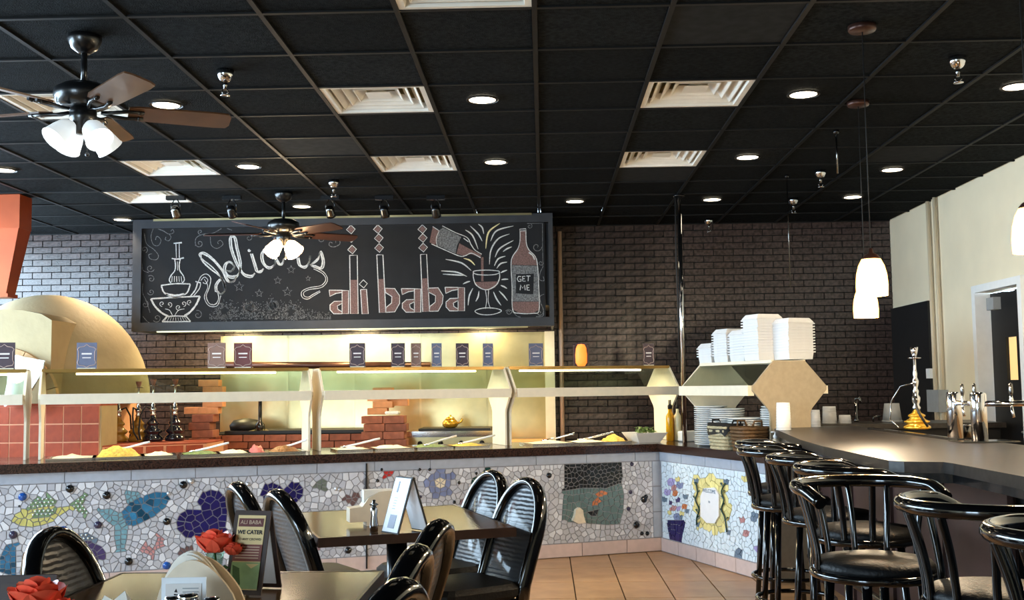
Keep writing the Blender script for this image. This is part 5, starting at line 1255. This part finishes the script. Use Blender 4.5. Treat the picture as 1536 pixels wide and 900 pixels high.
def make_chair():
    t = thing('dining_chair', '', 'chair', group='black arch-backed dining chairs')
    lean = lambda z: -.2 - max(0, z - .42) * .34
    def arch(hw_, z0, zt, n=20):
        zc = zt - hw_ * 1.25; P = [(-hw_ * (1.06 if False else 1), z0)]
        for k in range(1, 3): P.append((-hw_, z0 + (zc - z0) * k / 3))
        for k in range(n + 1): a = PI - PI * k / n; P.append((hw_ * math.cos(a), zc + hw_ * 1.25 * math.sin(a)))
        for k in range(2, 0, -1): P.append((hw_, z0 + (zc - z0) * k / 3))
        P.append((hw_, z0)); return P
    A = arch(.185, .36, .925)
    MB().tube([(lean(z), y, z) for y, z in A], .036, 10, flat=.7).build('back_frame', 'black_gloss', t)
    I = arch(.166, .44, .902)
    for s, nm in ((.014, 'front_pad'), (-.014, 'rear_pad')):
        n = len(I); c = (lean(.68) + s * 1.9, 0, .68); vs = [(lean(z) + s * .3, y, z) for y, z in I] + [(lean(.68 + (z - .68) * .75) + s * 1.4, y * .75, .68 + (z - .68) * .75) for y, z in I] + [c]
        MB().add(vs, [(i, (i + 1) % n, n + (i + 1) % n, n + i) for i in range(n)] + [(n + i, n + (i + 1) % n, 2 * n) for i in range(n)], True).build(nm, 'croc', t)
    MB().rbox((.02, 0, .45), (.44, .44, .075), .07).build('seat', 'vinyl', t)
    MB().rbox((.02, 0, .40), (.42, .42, .03), .06).build('seat_frame', 'black_gloss', t)
    for s in (-1, 1):
        MB().tube([(.19, s * .17, .40), (.2, s * .175, .2), (.205, s * .18, .0)], .017, 8, rs=[.02, .018, .014]).build('leg', 'black_gloss', t)
        MB().tube([(-.19, s * .182, .40), (-.21, s * .185, .2), (-.26, s * .185, .0)], .017, 8, rs=[.022, .02, .015]).build('leg', 'black_gloss', t)
    return t
proto = make_chair(); first = True
def chair_at(px, py, ang, label, dist=None):
    """back-rest top at picture pixel (px, py), 0.95 m above the floor; ang = facing direction"""
    global first
    p = on_z(px, py, .952) if dist is None else on_y(px, py, dist)
    o = Vector((p.x, p.y, 0)) - Vector((math.cos(ang), math.sin(ang), 0)) * (-.38)
    if first: proto.location = o; proto.rotation_euler = (0, 0, ang); proto['label'] = label; first = False
    else: clone(proto, o, ang, label)
R_ = math.radians
chair_at(742, 704, R_(213), 'far chair on the right of the menu-stand table, pale reflection on its pad')
chair_at(795, 715, R_(214), 'chair right of the menu-stand table, nearer of the two')
chair_at(352, 722, R_(34), 'far chair on the left of the menu-stand table, mostly hidden by the catering menu')
chair_at(412, 733, R_(36), 'chair left of the menu-stand table, next to the catering menu')
chair_at(72, 789, R_(-8), 'chair at the left side of the rose table before the mosaic fish')
chair_at(664, 777, R_(168), 'chair right of the foreground table, farthest of three edge-on backs')
chair_at(632, 815, R_(172), 'middle one of three edge-on chair backs beside the foreground table')
chair_at(606, 866, R_(160), 'nearest chair back at the bottom edge of the picture')

# ================================================================== TABLE-TOP THINGS
TZ = .751
def aframe(loc_, rz, w, h, spread, front, label, frame='menu_brown'):
    t = thing('menu_stand', label, 'menu stand', loc_, rz, 'folded menu stands on the tables')
    al = math.atan2(spread / 2, h)
    for s, nm in ((-1, 'front_board'), (1, 'rear_board')):
        o = MB().box((0, 0, 0), (w, .006, h)).build(nm, frame, t, (0, s * spread / 4, h / 2 * math.cos(al) + .003)); o.rotation_euler = (s * al, 0, 0)
        g_ = .03 if frame == 'menu_brown' else .012
        MB().box((0, s * .004, 0), (w - g_, .003, h - g_)).build('inlay', front if s < 0 else 'paper_white', o); MB().box((0, -s * .004, 0), (w - g_, .003, h - g_)).build('inner_sheet', 'paper_white', o)
    return t
def child(t, nm): return [c for c in t.children if c.name.split('.')[0] == nm][0]
p = on_z(600, 803, TZ)
t = aframe((on_z(607, 800, TZ).x, on_z(607, 800, TZ).y + .03, TZ), R_(-48), .13, .255, .17, 'paper_white', 'white folded menu stand with black edges on the middle table', 'black_matte')
fb_ = child(t, 'front_board')
MB().box((.0, -.0063, -.075), (.05, .001, .06)).build('printed_picture', 'card_slate', fb_); MB().box((-.02, -.0063, .08), (.01, .001, .05)).build('printed_line', 'card_slate', fb_)
for k in range(5): MB().box((-.015, -.0063, .03 - k * .012), (.022, .001, .003)).build('printed_line', 'grey_box', fb_)
# catering menu
q = on_z(368, 893, TZ)
t = aframe((q.x + .01, q.y + .06, TZ), R_(-12), .125, .262, .15, 'menu_cream', 'brown catering menu stand printed WE CATER beside the rose')
fb_ = child(t, 'front_board')
MB().box((0, -.0065, .093), (.085, .0015, .026)).build('header_band', 'menu_maroon', fb_); MB().box((0, -.0065, -.002), (.097, .0015, .052)).build('text_band', 'menu_red', fb_); MB().box((0, -.0065, -.072), (.097, .0015, .082)).build('food_picture', 'menu_green', fb_)
text('ALI BABA', .0175, 'ink_pale', fb_, (0, -.0082, .093), (PI / 2, 0, 0), 'menu_title', ext=.0003); text('WE CATER', .0175, 'ink', fb_, (0, -.0068, .062), (PI / 2, 0, 0), 'menu_headline', bold=.0006, ext=.0003); text('TO ANY CROWD', .0105, 'ink', fb_, (0, -.0068, .040), (PI / 2, 0, 0), 'menu_subline', ext=.0003)
for k in range(5): MB().box((0, -.0078, .016 - k * .0085), (.08, .001, .003)).build('printed_line', 'ink_pale', fb_)
MB().lathe([(.001, -.026), (.012, -.018), (.016, 0), (.012, .018), (.001, .026)], (.022, -.0075, -.068), 12).build('printed_pepper', 'm_red', fb_).scale = (1, .05, 1)
MB().add([(-.045, -.0076, -.04), (-.02, -.0076, -.05), (-.01, -.0076, -.1), (-.035, -.0076, -.108)], [(0, 1, 2, 3)]).build('printed_leaf', 'stem_green', fb_); MB().add([(.0, -.0076, -.036), (.045, -.0076, -.036), (.02, -.0076, -.05)], [(0, 1, 2)]).build('printed_leaf', 'menu_cream', fb_)
text('3400', .008, 'ink', fb_, (.0, -.0068, -.119), (PI / 2, 0, 0), 'printed_footer', ext=.0002) if False else MB().box((0, -.0063, -.118), (.04, .001, .003)).build('printed_line', 'ink', fb_)
# roses
def rose(loc_, h, label, vase=True, extra=True, sc=1.0):
    t = thing('rose', label, 'flower', loc_, 0, 'red cloth roses on the tables')
    def bloom(c, r, nm):
        c = Vector(c); b = None
        for L, (n, rr, zz, op) in enumerate(((3, .35, .28, .25), (5, .62, .12, .5), (6, .9, -.05, .8))):
            for k in range(n):
                a = 2 * PI * k / n + L * .6; d = Vector((math.cos(a), math.sin(a), 0)); s_ = Vector((-d.y, d.x, 0)); vs = []
                for i in range(4):
                    for j in range(5):
                        v = i / 3; u = j / 4 * 2 - 1; w = (.5 + .12 * L) * (.35 + .65 * math.sin(PI * (.15 + .6 * v)))
                        vs.append(c + r * (d * (rr * (.35 + .65 * v ** .6) + op * .25 * v * v - .25 * u * u * rr) + s_ * (u * w) + Vector((0, 0, -.55 + zz + .95 * v - .15 * u * u * v))))
                MB().add(vs, [(i * 5 + j, i * 5 + j + 1, (i + 1) * 5 + j + 1, (i + 1) * 5 + j) for i in range(3) for j in range(4)], True).build('petal', 'rose_red', t)
    bloom((0, 0, h), .056 * sc, 'bloom')
    if extra: bloom((.062 * sc, -.01, h - .022), .03 * sc, 'bloom')
    MB().tube([(0, 0, .01), (.005, 0, h * .5), (0, 0, h - .03)], .004, 6).build('stem', 'stem_green', t)
    if vase:
        MB().lathe([(.032, 0), (.036, .01), (.03, .05), (.024, .09), (.03, .13), (.033, .135), (.03, .13), (.021, .09), (.026, .05), (.03, .012), (.001, .01)], n=20).build('glass_vase', 'pane', t)
        for s_ in (-1, 1): MB().add([(0, 0, h * .45), (s_ * .03, .01, h * .55), (s_ * .05, 0, h * .5), (s_ * .03, -.012, h * .46)], [(0, 1, 2, 3)]).build('leaf', 'stem_green', t)
    return t
p = on_y(322, 812, 3.50)
rose((p.x, p.y, TZ), p.z - TZ, 'large red rose in a small glass vase beside the catering menu')
p = on_y(56, 893, 2.14); rose((p.x, p.y, TZ), p.z - TZ, 'red rose cut by the lower left edge of the picture', sc=.9)
p = on_y(45, 868, 2.30)
t = aframe((p.x - .02, p.y, TZ), R_(6), .15, .268, .15, 'menu_brown', 'dark brown menu stand behind the rose at the lower left', 'menu_brown')
# napkin holder with card and shakers (foreground)
q = on_y(300, 850, 3.30)
nh = thing('napkin_holder', 'cream shell-shaped napkin holder with white napkins on the rose table', 'napkin holder', (q.x, q.y, TZ))
n = 14
def shell(sgn, nm, m_, y0, w, h, xo=0):
    out = [(xo - w * .5, 0)] + [(xo - w * .5 + w * (k / n), h * math.sin(PI * (k / n)) ** .7 * (1 - .35 * (k / n)) + .005) for k in range(1, n)] + [(xo + w * .5, 0)]
    MB().extrude([(x, y0, z) for x, z in out], (0, .012 * sgn, 0)).build(nm, m_, nh)
shell(1, 'front_shell', 'napkin_shell', -.035, .25, .165); shell(1, 'rear_shell', 'napkin_shell', .045, .25, .165)
for k in range(5): shell(1, 'napkin', 'napkin', -.018 + k * .012, .21, .18 + .008 * (k % 2), -.02)
q2 = on_y(276, 880, 3.12)
cd = thing('card_holder', 'clear stand with a small white printed card before the napkins', 'card holder', (q2.x, q2.y, TZ), R_(3))
MB().box((0, 0, .06), (.125, .004, .115)).build('acrylic_sheet', 'paper_white', cd); MB().box((0, -.004, .066), (.1, .002, .07)).build('card', 'card_text', cd)
MB().add([(-.03, -.006, .05), (-.012, -.006, .048), (-.008, -.006, .07), (-.026, -.006, .074)], [(0, 1, 2, 3)]).add([(-.026, -.006, .078), (-.016, -.006, .077), (-.02, -.006, .088)], [(0, 1, 2)]).build('logo', 'ink', cd)
for k in range(4): MB().box((.02, -.006, .088 - k * .01), (.045, .001, .0025)).build('printed_line', 'grey_box', cd)
MB().box((0, 0, .004), (.13, .05, .006)).build('foot', 'paper_white', cd)
for px, r, h, mm, lb in ((259, .022, .085, 'black_matte', 'black-capped shaker left of the chrome one'), (282, .028, .092, 'chrome', 'chrome ribbed shaker lid before the card'), (318, .022, .082, 'black_matte', 'black-capped shaker right of the chrome one')):
    q3 = on_y(px, 890, 3.02); t = thing('shaker', lb, 'shaker', (q3.x, q3.y, TZ), 0, 'shakers on the rose table')
    MB().lathe([(r, 0), (r * 1.05, .01), (r * .9, h - .025)], n=16).build('glass_jar', 'cup_frost', t)
    MB().lathe([(r * .95, h - .025), (r * 1.05, h - .02), (r * .95, h - .015), (r * 1.05, h - .01), (r * .9, h - .002), (r * .3, h), (.001, h)], n=18).build('lid', 'chrome', t)
q4 = on_y(172, 897, 3.2)
nk = thing('folded_napkin', 'white napkin folded into peaks at the front of the rose table', 'napkin', (q4.x, q4.y, TZ))
MB().add([(-.05, -.03, 0), (.06, -.03, 0), (.06, .03, 0), (-.05, .03, 0), (-.03, 0, .055), (.0, -.01, .042), (.03, 0, .068), (.045, 0, .04)], [(3, 2, 1, 0), (0, 5, 4), (0, 1, 5), (1, 6, 5), (1, 7, 6), (1, 2, 7), (2, 6, 7), (2, 3, 5), (2, 5, 6), (3, 4, 5), (3, 0, 4)]).build('fold', 'napkin', nk)
# napkin dispenser and shaker on the middle table
q5 = on_z(562, 778, TZ)
nd = thing('napkin_block', 'cream wooden napkin block behind the white menu stand', 'napkin holder', (on_y(560, 775, 5.25).x, 5.25, TZ), R_(20))
P = [(-.12, .02), (-.12, .085), (-.06, .09), (-.03, .13), (.02, .155), (.1, .16), (.1, 0.0), (-.04, 0.0), (-.04, .02)]
MB().extrude([(x, -.045, z) for x, z in P], (0, .09, 0)).build('block', 'napkin_shell', nd)
for k in range(3): MB().box((.02, -.02 + k * .02, .1), (.14, .012, .13)).build('napkin', 'napkin', nd)
t = thing('oil_cruet', 'slim chrome cruet left of the white menu stand', 'cruet', (on_y(561, 790, 5.0).x, 5.0, TZ)); MB().lathe([(.018, 0), (.02, .03), (.014, .07), (.017, .1), (.008, .115)], n=14).build('flask', 'chrome', t); MB().lathe([(.012, .115), (.022, .12), (.006, .13), (.008, .14), (.001, .142)], n=12).build('stopper', 'dark_chrome', t)

# hanging rods by the bar ceiling
p = on_z(1254, 195, H); q = on_y(1254, 260, p.y)
t = thing('hanging_rod', 'short grey threaded rod hanging from the ceiling left of the pendants', 'rod', (p.x, p.y, H - .002)); MB().cyl((0, 0, 0), (0, 0, q.z - H), .006, 8).build('rod', 'dark_chrome', t); MB().lathe([(.02, 0), (.018, -.02), (.007, -.025)], n=12).build('ceiling_cup', 'black_metal', t)
p = on_z(1180, 262, H); q = on_y(1182, 430, p.y)
t = thing('hanging_cable', 'long thin dark cable hanging between the pole and the pendants', 'cable', (p.x, p.y, H - .002)); MB().cyl((0, 0, 0), (0, 0, q.z - H), .0035, 6).build('wire', 'dark_chrome', t); MB().lathe([(.016, 0), (.014, -.02), (.004, -.025)], n=12).build('ceiling_cup', 'black_metal', t)
